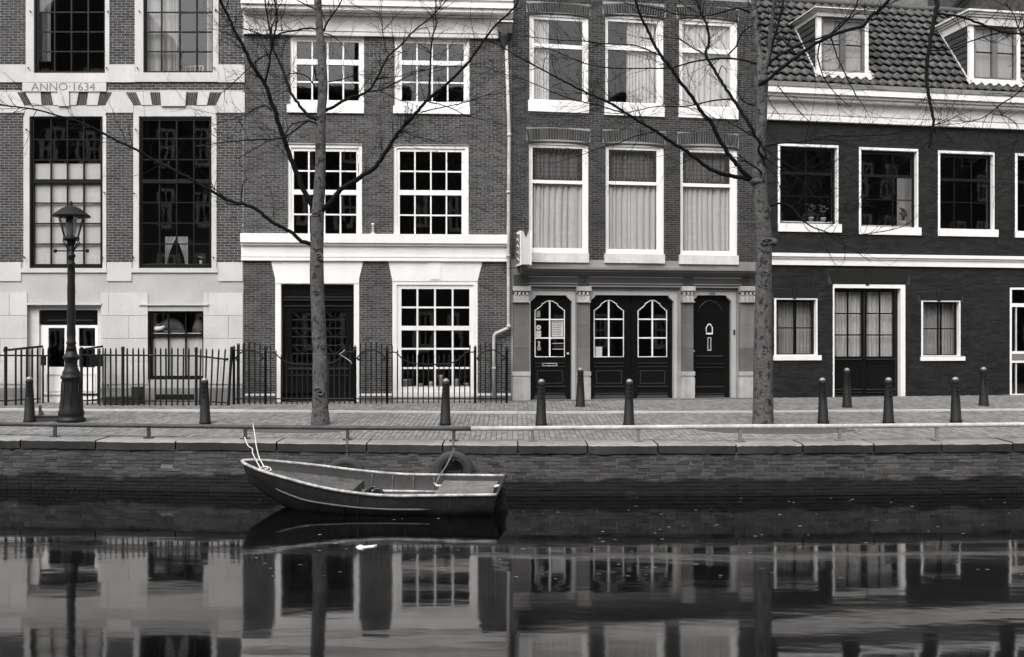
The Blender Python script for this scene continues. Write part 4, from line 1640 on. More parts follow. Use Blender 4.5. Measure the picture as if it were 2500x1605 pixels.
for u0, u1, zb, zt, zc, d in DORM:
    f0 = d - .03
    mb = MB()
    mb.box(u0, u0 + .11, f0, f0 + .1, zb, zt)
    mb.box(u1 - .09, u1, f0, f0 + .1, zb, zt)
    mb.box(u0 - .04, u1 + .04, f0 - .04, f0 + .1, zb - .04, zb + .06)
    dm = mb.build('dormer', WHITE, H.root)
    g = (u0 + .11, u1 - .09, zb + .06, zt)
    mb = MB()
    gi = (g[0] + .07, g[1] - .07, g[2] + .07, g[3] - .08)
    ring(mb, g, gi, f0 + .03, f0 + .09)
    cm = (gi[0] + gi[1]) / 2
    mb.box(cm - .07, cm + .07, f0 + .02, f0 + .085, gi[2], gi[3])
    mb.build('casement', STONE3, dm)
    zm = gi[2] + (gi[3] - gi[2]) * .52
    for a, b in ((gi[0], cm - .07), (cm + .07, gi[1])):
        MB().box(a, b, f0 + .04, f0 + .07, zm - .015, zm + .015).build('glazing_bar', DARKGREEN, dm)
        pane_quad(a, b, gi[2], zm, f0 + .065, dm, GLASS)
        pane_quad(a, b, zm, gi[3], f0 + .065, dm, GLASS)
    # box behind
    dback = roof_d(zc) + .3
    mb = MB()
    mb.box(u0 + .03, u1 - .03, f0 + .35, dback, zb, zt)
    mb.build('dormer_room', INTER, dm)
    # cornice running back along the sides
    mb = MB()
    h_ = zc - zt
    for k, (a, b, pr) in enumerate(((0, .55, .03), (.552, .7, .07), (.702, .86, .11), (.862, 1, .16))):
        mb.box(u0 - pr, u1 + pr, f0 - pr - .03, roof_d(zc) + .15, zt + a * h_ + .001, zt + b * h_)
    mb.build('dormer_cornice', WHITE_OLD, dm)
    # cheek boards
    for ux, sgn in ((u0, -1), (u1, 1)):
        nbd = 9
        for k in range(nbd):
            za, zb2 = zb + (zt - zb) * k / nbd, zb + (zt - zb) * (k + 1) / nbd
            ya, yb = f0 + .1, roof_d((za + zb2) / 2) + .12
            if yb - ya < .05:
                continue
            m = MB()
            x0_, x1_ = ux, ux + sgn * .03
            m.v = [(x1_, ya, za), (x1_, yb, za), (ux + sgn * .008, yb, zb2), (ux + sgn * .008, ya, zb2)]
            m.face((0, 1, 2, 3) if sgn > 0 else (3, 2, 1, 0))
            m.v += [(x1_, ya, za), (x1_, yb, za), (ux, yb, za), (ux, ya, za)]
            m.face((4, 5, 6, 7))
            m.v += [(ux, ya, za), (x1_, ya, za), (ux + sgn * .008, ya, zb2)]
            m.face((8, 9, 10))
            m.build('cheek_board', DARKBOARD, dm)
        # lead flashing up the slope
        m = MB()
        p0, p1 = zb - .04, zc - .1
        e = ux + sgn * .035
        fw = .05
        m.v = [(e, roof_d(p0) - .09, p0), (e + sgn * fw, roof_d(p0) - .09, p0), (e + sgn * fw, roof_d(p1) - .09, p1), (e, roof_d(p1) - .09, p1),
               (e, roof_d(p0) - .02, p0 - .02), (e, roof_d(p1) - .02, p1)]
        m.face((0, 1, 2, 3))
        m.face((0, 3, 5, 4))
        m.build('lead_flashing', LEAD, dm)
    m = MB()
    nap = 30
    for k in range(nap + 1):
        t = k / nap
        x_ = u0 - .1 + (u1 - u0 + .2) * t
        wv = .03 * math.sin((x_ / tw) * 2 * math.pi + .5) + .055
        for v_, dz in ((0.02, 0), (-.16 + .025 * math.sin(x_ / tw * 6.283), 0)):
            zz = zb + v_ * s52
            m.v.append((x_, roof_d(zz) - wv * s52 * 1.0 - .012, zz + wv * c52))
    for k in range(nap):
        m.face((2 * k + 1, 2 * k + 3, 2 * k + 2, 2 * k), True)
    m.build('lead_apron', LEAD, dm)

# houses seen above the roof of the black house
rz = H.psi
ur = H.p(2285, 20, 9.0)[0]
rear = thing('rear_house', 'pale brick wall of a house rising behind the tiled roof', 'house', H.world(ur - 9, 9.5, 0), rz)
MB().box(0, 9.2, 0, 5, 0, 17).build('wall', M('pale_rear_wall', .15, stain=.2, fine=.4, fscale=9), rear)
rear2 = thing('rear_house', 'dark gabled house rising behind the right-hand dormer', 'house', H.world(ur, 9.0, 0), rz)
MB().box(0, 9, 0, 5, 0, 18).build('wall', M('dark_rear_wall', .045, stain=.15, fine=.35, fscale=9), rear2)
pa, pb = (.35, 12.9), (2.2, 14.6)
m = MB()
for o_ in (0, .2):
    m.prism([(pa[0], pa[1] + o_), (pb[0], pb[1] + o_), (pb[0], pb[1] + o_ + .09), (pa[0], pa[1] + o_ + .09)], -.15, -.01)
m.build('barge_board', IRON, rear2)

# ================================================================== things
# ---- rainwater hopper and downpipe on the white banded house
H = H2
dp = thing('downpipe', 'pale drainpipe with hopper head running down beside the white banded front', 'drainpipe', H.world(0, 0, 0), H.psi)
pts = [(1236, 112), (1243, 330), (1241, 560), (1242, 797), (1239, 802), (1210, 815), (1206, 820), (1206, 988)]
P_ = []
for x_, y_ in pts:
    u, z = H.p(x_, y_, -.12)
    P_.append((u, -.12, z))
MB().tube(P_, .041, 10).build('pipe', STEEL, dp)
for x_, y_ in ((1243, 330), (1241, 470), (1241, 625), (1242, 797), (1206, 900)):
    u, z = H.p(x_, y_, -.12)
    MB().lathe([(.052, -.035), (.052, .035)], 10, (u, -.12, z)).build('pipe_socket', STEEL, dp)
q = H.rect(1217, 58, 1250, 84, -.2)
mb = MB()
mb.box(q[0], q[1], -.30, -.03, q[2], q[3])
mb.build('hopper', RUST, dp)
MB().box(q[0] - .03, q[1] + .02, -.33, -.02, q[3], q[3] + .035).build('hopper_rim', WHITE_OLD, dp)
m = MB()
m.lathe([(.02, -.34), (.05, -.22), (.12, -.06), (.16, 0)], 10, ((q[0] + q[1]) / 2 - .03, -.16, q[2]))
m.build('hopper_funnel', RUST, dp)

# ---- projecting sign
H = H3
sg = H.rect(1265, 568, 1290, 648, -.3)
sgn = thing('projecting_sign', 'shallow box sign projecting edge-on beside the shopfront cornice', 'sign', H.world(0, 0, 0), H.psi)
mb = MB()
mb.box(sg[0], sg[1], -.62, -.06, sg[2], sg[3])
mb.build('sign_box', SIGNB, sgn)
m = MB()
for x_ in (sg[0] - .012, sg[1] - .014):
    m.box(x_, x_ + .026, -.64, -.05, sg[2] - .02, sg[3] + .012)
m.build('sign_rim', WHITE, sgn)
m = MB()
m.box(sg[0] - .016, sg[0] - .0125, -.60, -.09, sg[2] + .03, sg[3] - .06)
m.build('sign_face', SIGNF, sgn)
m = MB()
for k in range(5):
    zz = sg[2] + .09 + k * .15
    m.tube([(sg[0] - .018, -.55 + .02 * k, zz), (sg[0] - .018, -.34, zz + .07), (sg[0] - .018, -.14, zz + .02)], .017, 4)
m.build('sign_mark', SIGNB, sgn)
m = MB()
um, zm = (sg[0] + sg[1]) / 2, sg[3]
m.prism([(um - .055, zm + .004), (um + .06, zm + .004), (um, zm - .14)], -.635, -.622)
m.build('sign_stain', RUST, sgn)
m = MB()
m.tube([(um, -.4, sg[3] + .015), (um, 0.0, sg[3] + .015)], .012, 6)
m.tube([(um - .3, -.3, sg[3] + .02), (um + .18, -.3, sg[3] + .02)], .01, 6)
m.tube([(sg[0], -.3, sg[2] - .06), (sg[0] - .35, -.02, sg[2] - .06)], .01, 6)
m.build('bracket', IRON, sgn)

# ---- iron railings
picket_cache = {}


def picket(h, parent, loc, rx=0.0, ry=0.0, spear=True, w=.011):
    key = (round(h, 2), w)
    if key not in picket_cache:
        m = MB()
        m.box(-w, w, -w, w, 0, h - .07)
        b = len(m.v)
        s = w * (1.5 if spear else 1.0)
        m.lathe([(w, h - .07), (s, h - .055), (w * .3, h)], 4, (0, 0, 0), False)
        picket_cache[key] = m.mesh('picket', IRON)
    return link('picket', picket_cache[key], parent, loc, (rx, ry, 0))


def post(h, parent, loc, r=.026, ry=0.0, ball=.042):
    m = MB()
    m.lathe([(r, 0), (r, h - .1), (r * 1.3, h - .095), (r * 1.3, h - .08), (r * .6, h - .07)], 8, (0, 0, 0), False)
    m.blob((0, 0, h - .04), (ball, ball, ball), 10, 8)
    return m.build('post', IRON, parent, loc, (0, ry, 0))


YF = 22.1
GF = gz(YF)
FX = lambda px: (px - CX) / F * YF
fz = lambda py: EYE - (py - CY) / F * YF
f1 = thing('iron_fence', 'iron railing with ball-topped posts, its right end leaning, before the stone house', 'fence', (0, YF, 0))
zt, zr1, zr0 = fz(849), fz(868), fz(979)
for px, lean, hh in ((199, 0, 847), (300, 0, 846), (479, 0, 848), (556, .06, 846)):
    post(fz(hh), f1, (FX(px), 0, 0), .033 if px != 300 else .036, lean)
x_ = 243
k = 0
while x_ < 548:
    if min(abs(x_ - 300), abs(x_ - 479)) > 5:
        ln = 0 if x_ < 470 else (x_ - 470) / 80 * .07
        dz = 0 if x_ < 485 else -.02
        picket(zt + dz, f1, (FX(x_ - (0 if x_ < 470 else (x_ - 470) * .04)), 0, 0), rnd.uniform(-.01, .01), ln + rnd.uniform(-.006, .006), w=.015)
    x_ += 13.6
m = MB()
m.tube([(FX(196), 0, zr1 + .005), (FX(360), 0, zr1), (FX(480), 0, zr1 - .01), (FX(552), 0, zr1 - .09)], .026, 4)
m.build('top_rail', IRON, f1)
MB().blob((FX(551), 0, zr1 - .088), (.07, .035, .035)).build('rail_tip', IRON, f1)
m = MB()
m.tube([(FX(199), 0, zr0), (FX(480), 0, zr0 - .01), (FX(553), 0, zr0 - .04)], .018, 4)
m.build('bottom_rail', IRON, f1)
# return to the doorway
for k in range(5):
    picket(zt, f1, (FX(206 + k * 6), .16 + k * .15, 0), w=.013)
m = MB()
m.tube([(FX(200), 0, zr1), (FX(236), .85, zr1)], .02, 4)
m.tube([(FX(200), 0, zr0), (FX(236), .85, zr0)], .016, 4)
m.build('return_rail', IRON, f1)
m = MB()
m.tube([(FX(196), .0, fz(854)), (FX(247), .1, fz(846))], .022, 6)
m.build('bent_bar', IRON, f1)
m = MB()
m.box(FX(203), FX(238), .3, .34, fz(896), fz(870))
m.build('iron_panel', IRON, f1)
m = MB()
m.box(FX(176), FX(560), -.03, .05, GF - .02, GF + .035)
m.build('stone_base', STONE1D, f1)
f0 = thing('iron_fence', 'short iron railing returning to the doorway at the far left edge', 'fence', (0, YF, 0))
post(fz(846), f0, (FX(14), 0, 0), .036)
for k in range(7):
    picket(zt, f0, (FX(33 + k * 8.2), .1 + k * .1, 0), w=.016)
m = MB()
m.tube([(FX(8), 0, zr1), (FX(85), .8, zr1 - .03)], .024, 4)
m.build('top_rail', IRON, f0)
m = MB()
m.tube([(FX(8), 0, fz(856)), (FX(76), .55, fz(847))], .026, 6)
m.build('bent_bar', IRON, f0)
m = MB()
m.tube([(FX(8), 0, zr0), (FX(62), .7, zr0)], .018, 4)
m.build('bottom_rail', IRON, f0)
m = MB()
m.box(FX(71), FX(81), .55, .62, fz(895), fz(870))
m.build('gate_lock', IRON, f0)
for k in range(9):
    px = -116 + k * 14
    picket(zt, f0, (FX(px), 0, 0), w=.015)
m = MB()
m.tube([(FX(-120), 0, zr1), (FX(14), 0, zr1)], .024, 4)
m.tube([(FX(-120), 0, zr0), (FX(14), 0, zr0)], .018, 4)
m.build('side_rail', IRON, f0)

# railing of the white banded house: three tall bays with arches, two sagging bays
f2 = thing('iron_fence', 'iron railing with scrolled arches and two dipping bays before the white banded house', 'fence', (0, YF, 0))
fy = lambda px: (px - 571) / (1237 - 571) * .42
F2 = lambda px, py=0: ((px - CX) / F * (YF + fy(px)), fy(px), EYE - (py - CY) / F * (YF + fy(px)))


def f2post(px, top):
    X, y, z = F2(px, top)
    m = MB()
    m.lathe([(.03, 0), (.03, z - .13), (.045, z - .125), (.02, z - .11), (.042, z - .075), (.02, z - .045), (.004, z)], 8, (0, 0, 0))
    m.build('post', IRON, f2, (X, y, 0))


for px in (571, 648, 867, 945, 1160, 1237):
    f2post(px, 842)
for a, b in ((571, 648), (867, 945), (1160, 1237)):
    n = 6
    for k in range(1, n):
        px = a + (b - a) * k / n
        t = 2 * k / n - 1
        X, y, z = F2(px, 834 + 8 * t * t)
        picket(z, f2, (X, y, 0), w=.0135)
    pth = []
    for k in range(17):
        t = k / 16
        X, y, z = F2(a + 4 + (b - a - 8) * t, 877 - 23 * math.sin(math.pi * t) ** .75)
        pth.append((X, y - .02, z))
    m = MB()
    m.tube(pth, .017, 5)
    for e in (pth[0], pth[-1]):
        m.blob((e[0] + (.04 if e is pth[0] else -.04), e[1], e[2] - .01), (.032, .025, .032), 8, 6)
    m.build('scrolled_arch', IRON, f2)
for a, b in ((648, 867), (945, 1160)):
    pth = []
    for px, py in ((0, 860), (.055, 860), (.10, 861), (.145, 870), (.19, 879), (.26, 886), (.36, 889), (.5, 890), (.64, 889), (.74, 886), (.81, 879), (.855, 870), (.90, 861), (.945, 860), (1, 860)):
        X, y, z = F2(a + (b - a) * px, py)
        pth.append((X, y - .018, z))
    m = MB()
    m.tube(smooth_path(pth, 3), .015, 5)
    m.build('dipping_rail', IRON, f2)
    n = 17
    for k in range(1, n):
        t = k / n
        top = 866 if .14 < t < .86 else (842 if .07 > t or t > .93 else 854)
        X, y, z = F2(a + (b - a) * t, top)
        picket(z, f2, (X, y, 0), w=.0125)
X0, y0, z0 = F2(568, 974)
X1, y1, z1 = F2(1240, 974)
MB().tube([(X0, y0, z0), (X1, y1, z1)], .02, 4).build('bottom_rail', IRON, f2)
m = MB()
m.v = []
xa, ya, _ = F2(566)
xb, yb, _ = F2(1246)
g0, g1 = GF, GF + .06
m.v = [(xa, ya - .12, g0), (xb, yb - .12, g0), (xb, yb - .12, g1), (xa, ya - .12, g1), (xa, ya + .3, g0), (xb, yb + .3, g0), (xb, yb + .3, g1), (xa, ya + .3, g1)]
for q in ((0, 1, 2, 3), (1, 5, 6, 2), (4, 0, 3, 7), (3, 2, 6, 7)):
    m.face(q)
m.build('stone_base', STONE1D, f2)
for k in range(3):
    picket(fz(838), f2, (FX(574 + k * 8), .2 + k * .2, 0), w=.014)
m = MB()
m.tube([(FX(572), .05, fz(856)), (FX(592), .75, fz(856))], .015, 4)
m.build('return_rail', IRON, f2)

# bent wire caught on the railing
bw = [Vector(F2(px, py)) + Vector((0, YF - .05, 0)) for px, py in ((842, 855), (829, 865), (846, 876), (856, 883), (859, 890))]
bw = [Vector(((px - CX) / F * (YF + fy(px) - .05), YF + fy(px) - .05, EYE - (py - CY) / F * (YF + fy(px) - .05))) for px, py in ((842, 855), (829, 865), (846, 876), (856, 883), (859, 890))]
tag(MB().tube(bw, .011, 5).build('bent_wire', GREYWOOD), 'pale bent wire caught on the dipping railing right of the slim tree', 'wire')
u, z = H2.p(911, 562)
vp = thing('vent_stub', 'short white vent pipe standing on the white ledge between two windows', 'vent pipe', H2.world(u, -.08, H2.p(911, 573)[1]), H2.psi)
MB().lathe([(.028, 0), (.028, .22), (.032, .222), (.032, .25)], 10).build('pipe', WHITE, vp)
MB().box(-.05, .05, -.04, .04, 0, .02).build('base_plate', WHITE, vp)

# ---- planter trough behind the railing
pl = H1.rect(258, 948, 343, 988, -.4)
tr = thing('planter_trough', 'dark wooden trough standing behind the railing below the cat window', 'planter', H1.world((pl[0] + pl[1]) / 2, -.4, gz(22.4)))
w_ = (pl[1] - pl[0]) / 2
m = MB()
m.box(-w_, w_, -.18, -.15, .03, .17)
m.box(-w_, w_, .15, .18, .03, .17)
m.box(-w_, -w_ + .03, -.1495, .1495, .03, .17)
m.box(w_ - .03, w_, -.1495, .1495, .03, .17)
m.build('trough', DARKBOARD, tr)
m = MB()
m.box(-w_ + .03, w_ - .03, -.149, .149, .04, .14)
m.build('soil', SOIL, tr)
m = MB()
m.box(-w_ - .02, w_ + .02, -.2, .2, .1705, .2)
m.build('rim_board', DARKBOARD, tr)
m = MB()
m.box(w_ - .17, w_ + .03, -.1, .12, .2, .42)
m.build('crate_end', DARKBOARD, tr)

# ---- street lamp
LY = 19.5
k_ = LY / F
lamp = thing('street_lamp', 'old cast iron street lamp with tapered glass lantern and flared base', 'street lamp', ((174 - CX) / F * LY, LY, 0))
zpx = lambda y: EYE - (y - CY) * k_
prof = [(33, 1030), (33, 1024), (31, 1021), (27.5, 1018), (29.5, 1013), (30, 1008), (26.5, 997), (24, 980), (22.5, 960), (21.5, 935), (21.5, 926), (24.5, 924), (24.5, 920), (20, 916), (21, 911), (17.5, 904),
        (15, 896), (14, 888), (15, 880), (18.5, 876), (19.5, 872), (16, 867), (13.5, 863), (13, 858)]
m = MB()
m.lathe([(r * k_, zpx(y)) for r, y in prof], 16)
m.build('base', IRON, lamp)
for k in range(8):
    a = 2 * math.pi * (k + .5) / 8
    m = MB()
    rr = 22.8 * k_
    m.tube([(math.cos(a) * 26.2 * k_, math.sin(a) * 26.2 * k_, zpx(996)), (math.cos(a) * 23.4 * k_, math.sin(a) * 23.4 * k_, zpx(970)), (math.cos(a) * rr * .98, math.sin(a) * rr * .98, zpx(932))], .007, 5)
    m.build('base_rib', IRON, lamp)
prof = [(13, 858), (11, 848), (10, 842), (11.5, 840), (11.5, 836), (9.6, 833), (10.2, 815), (9.4, 790), (9.8, 765), (8.8, 740), (9.4, 710), (8.5, 685), (8.9, 665), (8, 650), (9.5, 648), (9.5, 644), (7.2, 640),
        (7.5, 630), (9.8, 628), (9.8, 623), (7, 620), (6, 610), (6, 600)]
m = MB()
m.lathe([(r * k_, zpx(y)) for r, y in prof], 14)
m.build('pole', IRON, lamp)
m = MB()
m.tube([(-39 * k_, 0, zpx(613)), (39 * k_, 0, zpx(613))], .014, 6)
m.blob((-39 * k_, 0, zpx(613)), (.04, .04, .04), 8, 6)
m.blob((39 * k_, 0, zpx(613)), (.04, .04, .04), 8, 6)
m.build('ladder_bar', IRON, lamp)
for k in range(4):
    a = math.pi / 4 + k * math.pi / 2 + .3
    m = MB()
    pth = [(5, 614), (13, 605), (20, 597), (23, 590), (20, 585), (14, 586)]
    m.tube(smooth_path([(math.cos(a) * r * k_, math.sin(a) * r * k_, zpx(y)) for r, y in pth], 3), .011, 5)
    m.tube([(math.cos(a) * 6 * k_, math.sin(a) * 6 * k_, zpx(604)), (math.cos(a) * 13 * k_, math.sin(a) * 13 * k_, zpx(588))], .009, 5)
    m.build('lantern_bracket', IRON, lamp)
m = MB()
m.lathe([(16 * k_, zpx(588)), (19 * k_, zpx(585)), (19 * k_, zpx(581)), (17.5 * k_, zpx(579))], 18)
m.lathe([(6 * k_, zpx(600)), (10 * k_, zpx(592)), (8 * k_, zpx(586))], 10)
m.build('lantern_base', IRON, lamp)
npn = 6
for k in range(npn):
    a0, a1 = 2 * math.pi * (k + .0) / npn, 2 * math.pi * (k + 1) / npn
    rb, rt, zb, zt_ = 17.5 * k_, 31 * k_, zpx(580), zpx(531)
    m = MB()
    m.v = [(rb * math.cos(a0), rb * math.sin(a0), zb), (rb * math.cos(a1), rb * math.sin(a1), zb), (rt * math.cos(a1), rt * math.sin(a1), zt_), (rt * math.cos(a0), rt * math.sin(a0), zt_)]
    m.face((0, 1, 2, 3))
    m.build('lantern_pane', LGLASS, lamp)
    m = MB()
    m.tube([(rb * math.cos(a0), rb * math.sin(a0), zb), (rt * math.cos(a0), rt * math.sin(a0), zt_)], .009, 5)
    m.build('lantern_bar', IRON, lamp)
m = MB()
m.lathe([(5 * k_, zpx(583)), (9 * k_, zpx(572)), (12 * k_, zpx(555)), (12 * k_, zpx(533))], 14)
m.build('lamp_globe', LAMPGL, lamp)
m = MB()
m.lathe([(29 * k_, zpx(531.5)), (44 * k_, zpx(530)), (44.5 * k_, zpx(527.5)), (39 * k_, zpx(523)), (31 * k_, zpx(517)), (22 * k_, zpx(510)), (12 * k_, zpx(505)), (3.5 * k_, zpx(503)), (3 * k_, zpx(500)), (5 * k_, zpx(497)), (3 * k_, zpx(494)), (.6 * k_, zpx(491))], 24)
m.build('lantern_hood', BOLL, lamp)

# ---- low trough and stake beside the lamp
p = ground(115, 1029)
tb = thing('low_trough', 'low dark trough on the paving between bollard and street lamp', 'trough', p)
m = MB()
m.box(-.30, .30, -.11, .11, -.02, .09)
m.build('trough_body', RUBBER, tb)
m = MB()
m.box(-.31, .31, -.12, .12, .0905, .105)
m.build('trough_lid', BOLL, tb)
p = ground(98, 1014)
st = thing('wooden_stake', 'short dark stake standing just behind the low trough', 'stake', p)
m = MB()
m.box(-.025, .025, -.02, .02, -.02, .2)
m.build('stake', DARKBOARD, st)
m = MB()
m.prism([(.025, 0), (.09, 0), (.025, .11)], -.015, .015)
m.build('brace', DARKBOARD, st)

# ---- bollards
def make_bollard(loc, h=.9):
    o = thing('bollard', None, 'bollard', loc, 0, 'bollards along the street')
    m = MB()
    m.lathe([(.112, -.02), (.112, .05), (.104, .055), (.066, h - .13), (.066, h - .125), (.074, h - .12), (.074, h - .095), (.066, h - .09), (.064, h - .065)], 14)
    m.build('post', BOLL, o)
    m = MB()
    m.lathe([(.064, h - .065), (.060, h - .04), (.045, h - .018), (.022, h - .004), (.003, h)], 14)
    m.build('cap', BOLLTOP, o)
    for k in range(3):
        zc = h - .185 - k * .085
        rr = .104 - (.104 - .066) * (zc - .055) / (h - .185)
        m = MB()
        for s in (-1, 1):
            m.tube([(-.026, -rr + .002, zc - .03 * s), (0, -rr - .006, zc), (.026, -rr + .002, zc + .03 * s)], .0075, 5)
        m.build('cross_emblem', BOLL, o)
    return o


BL = [((72, 1031), 'bollard nearest the street lamp, at the left edge of the quay'),
      ((501, 1035), 'bollard in front of the leaning end of the stone house railing'),
      ((1087, 1038), 'bollard in front of the large white ground floor window'),
      ((1321, 1040), 'kerbside bollard in front of the shopfront letter slot door'),
      ((1535, 1040), 'kerbside bollard in front of the glazed double doors'),
      ((2010, 1035), 'kerbside bollard just right of the trunk of the right tree, nearest to it'),
      ((2169, 1034), 'kerbside bollard in front of the right leaf of the black double door'),
      ((2334, 1032), 'rightmost of the bollards standing along the kerb by the rail'),
      ((1417, 996), 'bollard on the step line between shop door and double doors, set back'),
      ((2068, 998), 'set-back bollard close before the left leaf of the black double door'),
      ((2402, 994), 'set-back bollard by the black wall, near the right edge')]
proto = None
for (px, py), lab in BL:
    g_ = ground(px, py)
    if proto is None:
        proto = b_ = make_bollard(g_)
    else:
        b_ = copy_tree(proto)
        b_.location = g_
        b_.rotation_euler = (rnd.uniform(-.015, .015), rnd.uniform(-.02, .02), rnd.uniform(-.1, .1))
    b_['label'] = lab

# ---- guard rail on the coping
rp = [134, 363, 599, 849, 1108, 1300, 1559, 1807, 2050, 2287]
rl = thing('guard_rail', 'low tubular guard rail along the quay edge, rusty left half and silvery right half', 'rail')
bpx = lambda px: 1066 + (1073 - 1066) * min(1, max(0, (px - 134) / 974)) if px < 1108 else 1073 + (1068 - 1073) * (px - 1108) / (2287 - 1108)
tops = [(-200, 1036), (14, 1036), (363, 1040), (620, 1043), (860, 1045), (1108, 1047), (1300, 1046), (1560, 1044), (1807, 1042), (2050, 1041), (2287, 1039), (2490, 1037), (2800, 1035)]


def rail_pt(px, py):
    y = quay_y((px - CX) / F * 17.2) + .42
    y = quay_y((px - CX) / F * y) + .42
    return W(px, py, y)


for px in rp + [-100, 2530]:
    t = rail_pt(px, 1042)
    m = MB()
    m.box(-.027, .027, -.02, .02, 0, t.z)
    m.box(-.075, .075, -.07, .07, 0.002, .02)
    m.build('rail_post', RUST if px < 1200 else STEELD, rl, (t.x, t.y, 0))
left = [rail_pt(*q) for q in tops if q[0] <= 1108] + [rail_pt(1150, 1047)]
right = [rail_pt(1150.2, 1047)] + [rail_pt(*q) for q in tops if q[0] > 1200]
MB().tube(left, .038, 12).build('rail_pipe', RUST, rl)
MB().tube(right, .040, 12).build('rail_pipe', STEEL, rl)

# ---- tyres hung on the quay wall
def torus(m, R0, r, n=32, k=12, flat=.75):
    b = len(m.v)
    for i in range(n):
        a = 2 * math.pi * i / n
        for j in range(k):
            t = 2 * math.pi * j / k
            rr = R0 + r * math.cos(t) * (1 if math.cos(t) < .6 else .92)
            m.v.append((rr * math.cos(a), r * flat * math.sin(t), rr * math.sin(a)))
    for i in range(n):
        for j in range(k):
            i2, j2 = (i + 1) % n, (j + 1) % k
            m.face((b + i * k + j, b + i * k + j2, b + i2 * k + j2, b + i2 * k + j), True)


def chain(name, label, pts, parent_none=None):
    o = thing(name, label, 'chain', pts[0])
    P = [Vector(p) - Vector(pts[0]) for p in pts]
    ln = MB()
    for k in range(13):
        pass
    link_m = MB()
    link_m.tube([(0.013 * math.cos(t / 10 * 6.283), 0, .022 * math.sin(t / 10 * 6.283)) for t in range(11)], .0045, 4, cap=False)
    me = link_m.mesh('chain_link', CHAINM)
    i = 0
    for a, b in zip(P, P[1:]):
        d = b - a
        n = max(1, int(d.length / .034))
        q = d.to_track_quat('Z', 'Y')
        for k in range(n):
            c = link('chain_link', me, o, a + d * ((k + .5) / n))
            e = q.to_matrix().to_4x4()
            from mathutils import Matrix
            e = e @ Matrix.Rotation(math.pi / 2 * (i % 2), 4, 'Z')
            c.rotation_euler = e.to_euler()
            i += 1
    return o


for px, py, lab, lab2 in ((1106, 1151, 'old tyre hanging on the quay wall by the stern, more of it showing', 'chain holding the tyre behind the stern end of the boat'),
                          (845, 1165, 'old tyre mostly hidden behind the middle of the boat', 'chain from the rail post to the half hidden tyre')):
    yq = quay_y((px - CX) / F * 16.3)
    c = W(px, py, yq - .10)
    t = thing('tyre', lab, 'tyre', c, 0, 'tyres hung as fenders')
    m = MB()
    torus(m, .255, .092)
    m.build('tyre_carcass', RUBBER, t)
    for rr, yy in ((.20, -.062), (.30, -.058)):
        m = MB()
        m.tube([(rr * math.cos(a / 28 * 6.283), yy, rr * math.sin(a / 28 * 6.283)) for a in range(29)], .006, 4, cap=False)
        m.build('sidewall_ridge', RUBBER, t)
    top = rail_pt(px if px > 1000 else 849, 1070)
    chain('mooring_chain', lab2, [(top.x + .0, quay_y(c.x) + .35, .03), (c.x, quay_y(c.x) - .02, .015), (c.x, quay_y(c.x) - .03, -.17), (c.x, c.y + .02, c.z + .25), (c.x + .01, c.y - .09, c.z + .17)])

# ---- boat
stern = Vector((-.27, 15.08, WL))
bowp = Vector((-4.17, 15.42, WL))
Lb = (bowp - stern).length
ang = math.atan2(bowp.y - stern.y, bowp.x - stern.x)
boat = thing('rowing_boat', 'small weathered metal rowing boat moored alongside the quay wall', 'boat', stern, ang)
boat.rotation_euler = (R(-3.6), 0, ang)
NS = 26


def section(t, shrink=0.0, drop=0.0):
    """t: 0 at stern, 1 at bow. returns list of (y,z) from port gunwale down round the keel to starboard"""
    b = .75 * (1 - max(0, (t - .35) / .65) ** 2.6) ** .62 if t > .35 else .67 + .08 * min(1, t / .35)
    b = max(b, .02)
    hg = .335 + .07 * (1 - t) ** 2 * .5 + .36 * max(0, (t - .35) / .65) ** 1.7
    kz = -.16 + (.52 * max(0, (t - .72) / .28) ** 1.8) + .05 * max(0, (.15 - t) / .15)
    bb = b * (.80 - .30 * max(0, (t - .5) / .5))
    b -= shrink
    bb -= shrink
    b, bb = max(b, .006), max(bb, .004)
    zb = kz + .10 + .06 * max(0, t - .5)
    half = [(b, hg), (b * .985, hg - .06), (b * .66 + bb * .34, hg * .55 + zb * .45), (bb, zb + .02), (bb * .8, zb - .035), (bb * .4, kz + .01), (0, kz)]
    half = [(y, z - drop if i > 2 else z) for i, (y, z) in enumerate(half)]
    return half + [(-y, z) for y, z in reversed(half[:-1])]


def xat(t, z):
    # raked stem and slightly raked transom
    rake = .18 * max(0, (t - .8) / .2) * (z / .6) if t > .8 else 0
    if t < .2:
        rake = -(.10 * (1 - t / .2)) * (z / .35)
    return t * (Lb - .18) + rake


hull = MB()
rows = []
for i in range(NS + 1):
    t = i / NS
    t = 1 - (1 - t) ** 1.25
    rows.append([(xat(t, z), y, z) for y, z in section(t)])
k = len(rows[0])
for r_ in rows:
    hull.v += r_
for i in range(NS):
    for j in range(k - 1):
        a = i * k + j
        hull.face((a, a + k, a + k + 1, a + 1), True)
hull.build('hull', BOATM, boat)
inn = MB()
for i in range(NS + 1):
    t = 1 - (1 - i / NS) ** 1.25
    inn.v += [(xat(t, z) + (.012 if i == 0 else -.01 if i == NS else 0), y, z + (.012 if abs(y) < .4 else 0)) for y, z in section(t, .015)]
for i in range(NS):
    for j in range(k - 1):
        a = i * k + j
        inn.face((a + 1, a + k + 1, a + k, a), True)
inn.build('hull_lining', M('dark_boat_lining', .03, stain=.3, sscale=4, fine=.3, fscale=14, rough=.6), boat)
m = MB()
s0 = rows[0]
n0 = len(m.v)
m.v += s0 + [(x + .02, y, z) for x, y, z in s0]
m.face(tuple(range(k)))
m.face(tuple(reversed(range(k, 2 * k))))
m.build('transom', BOATM, boat)
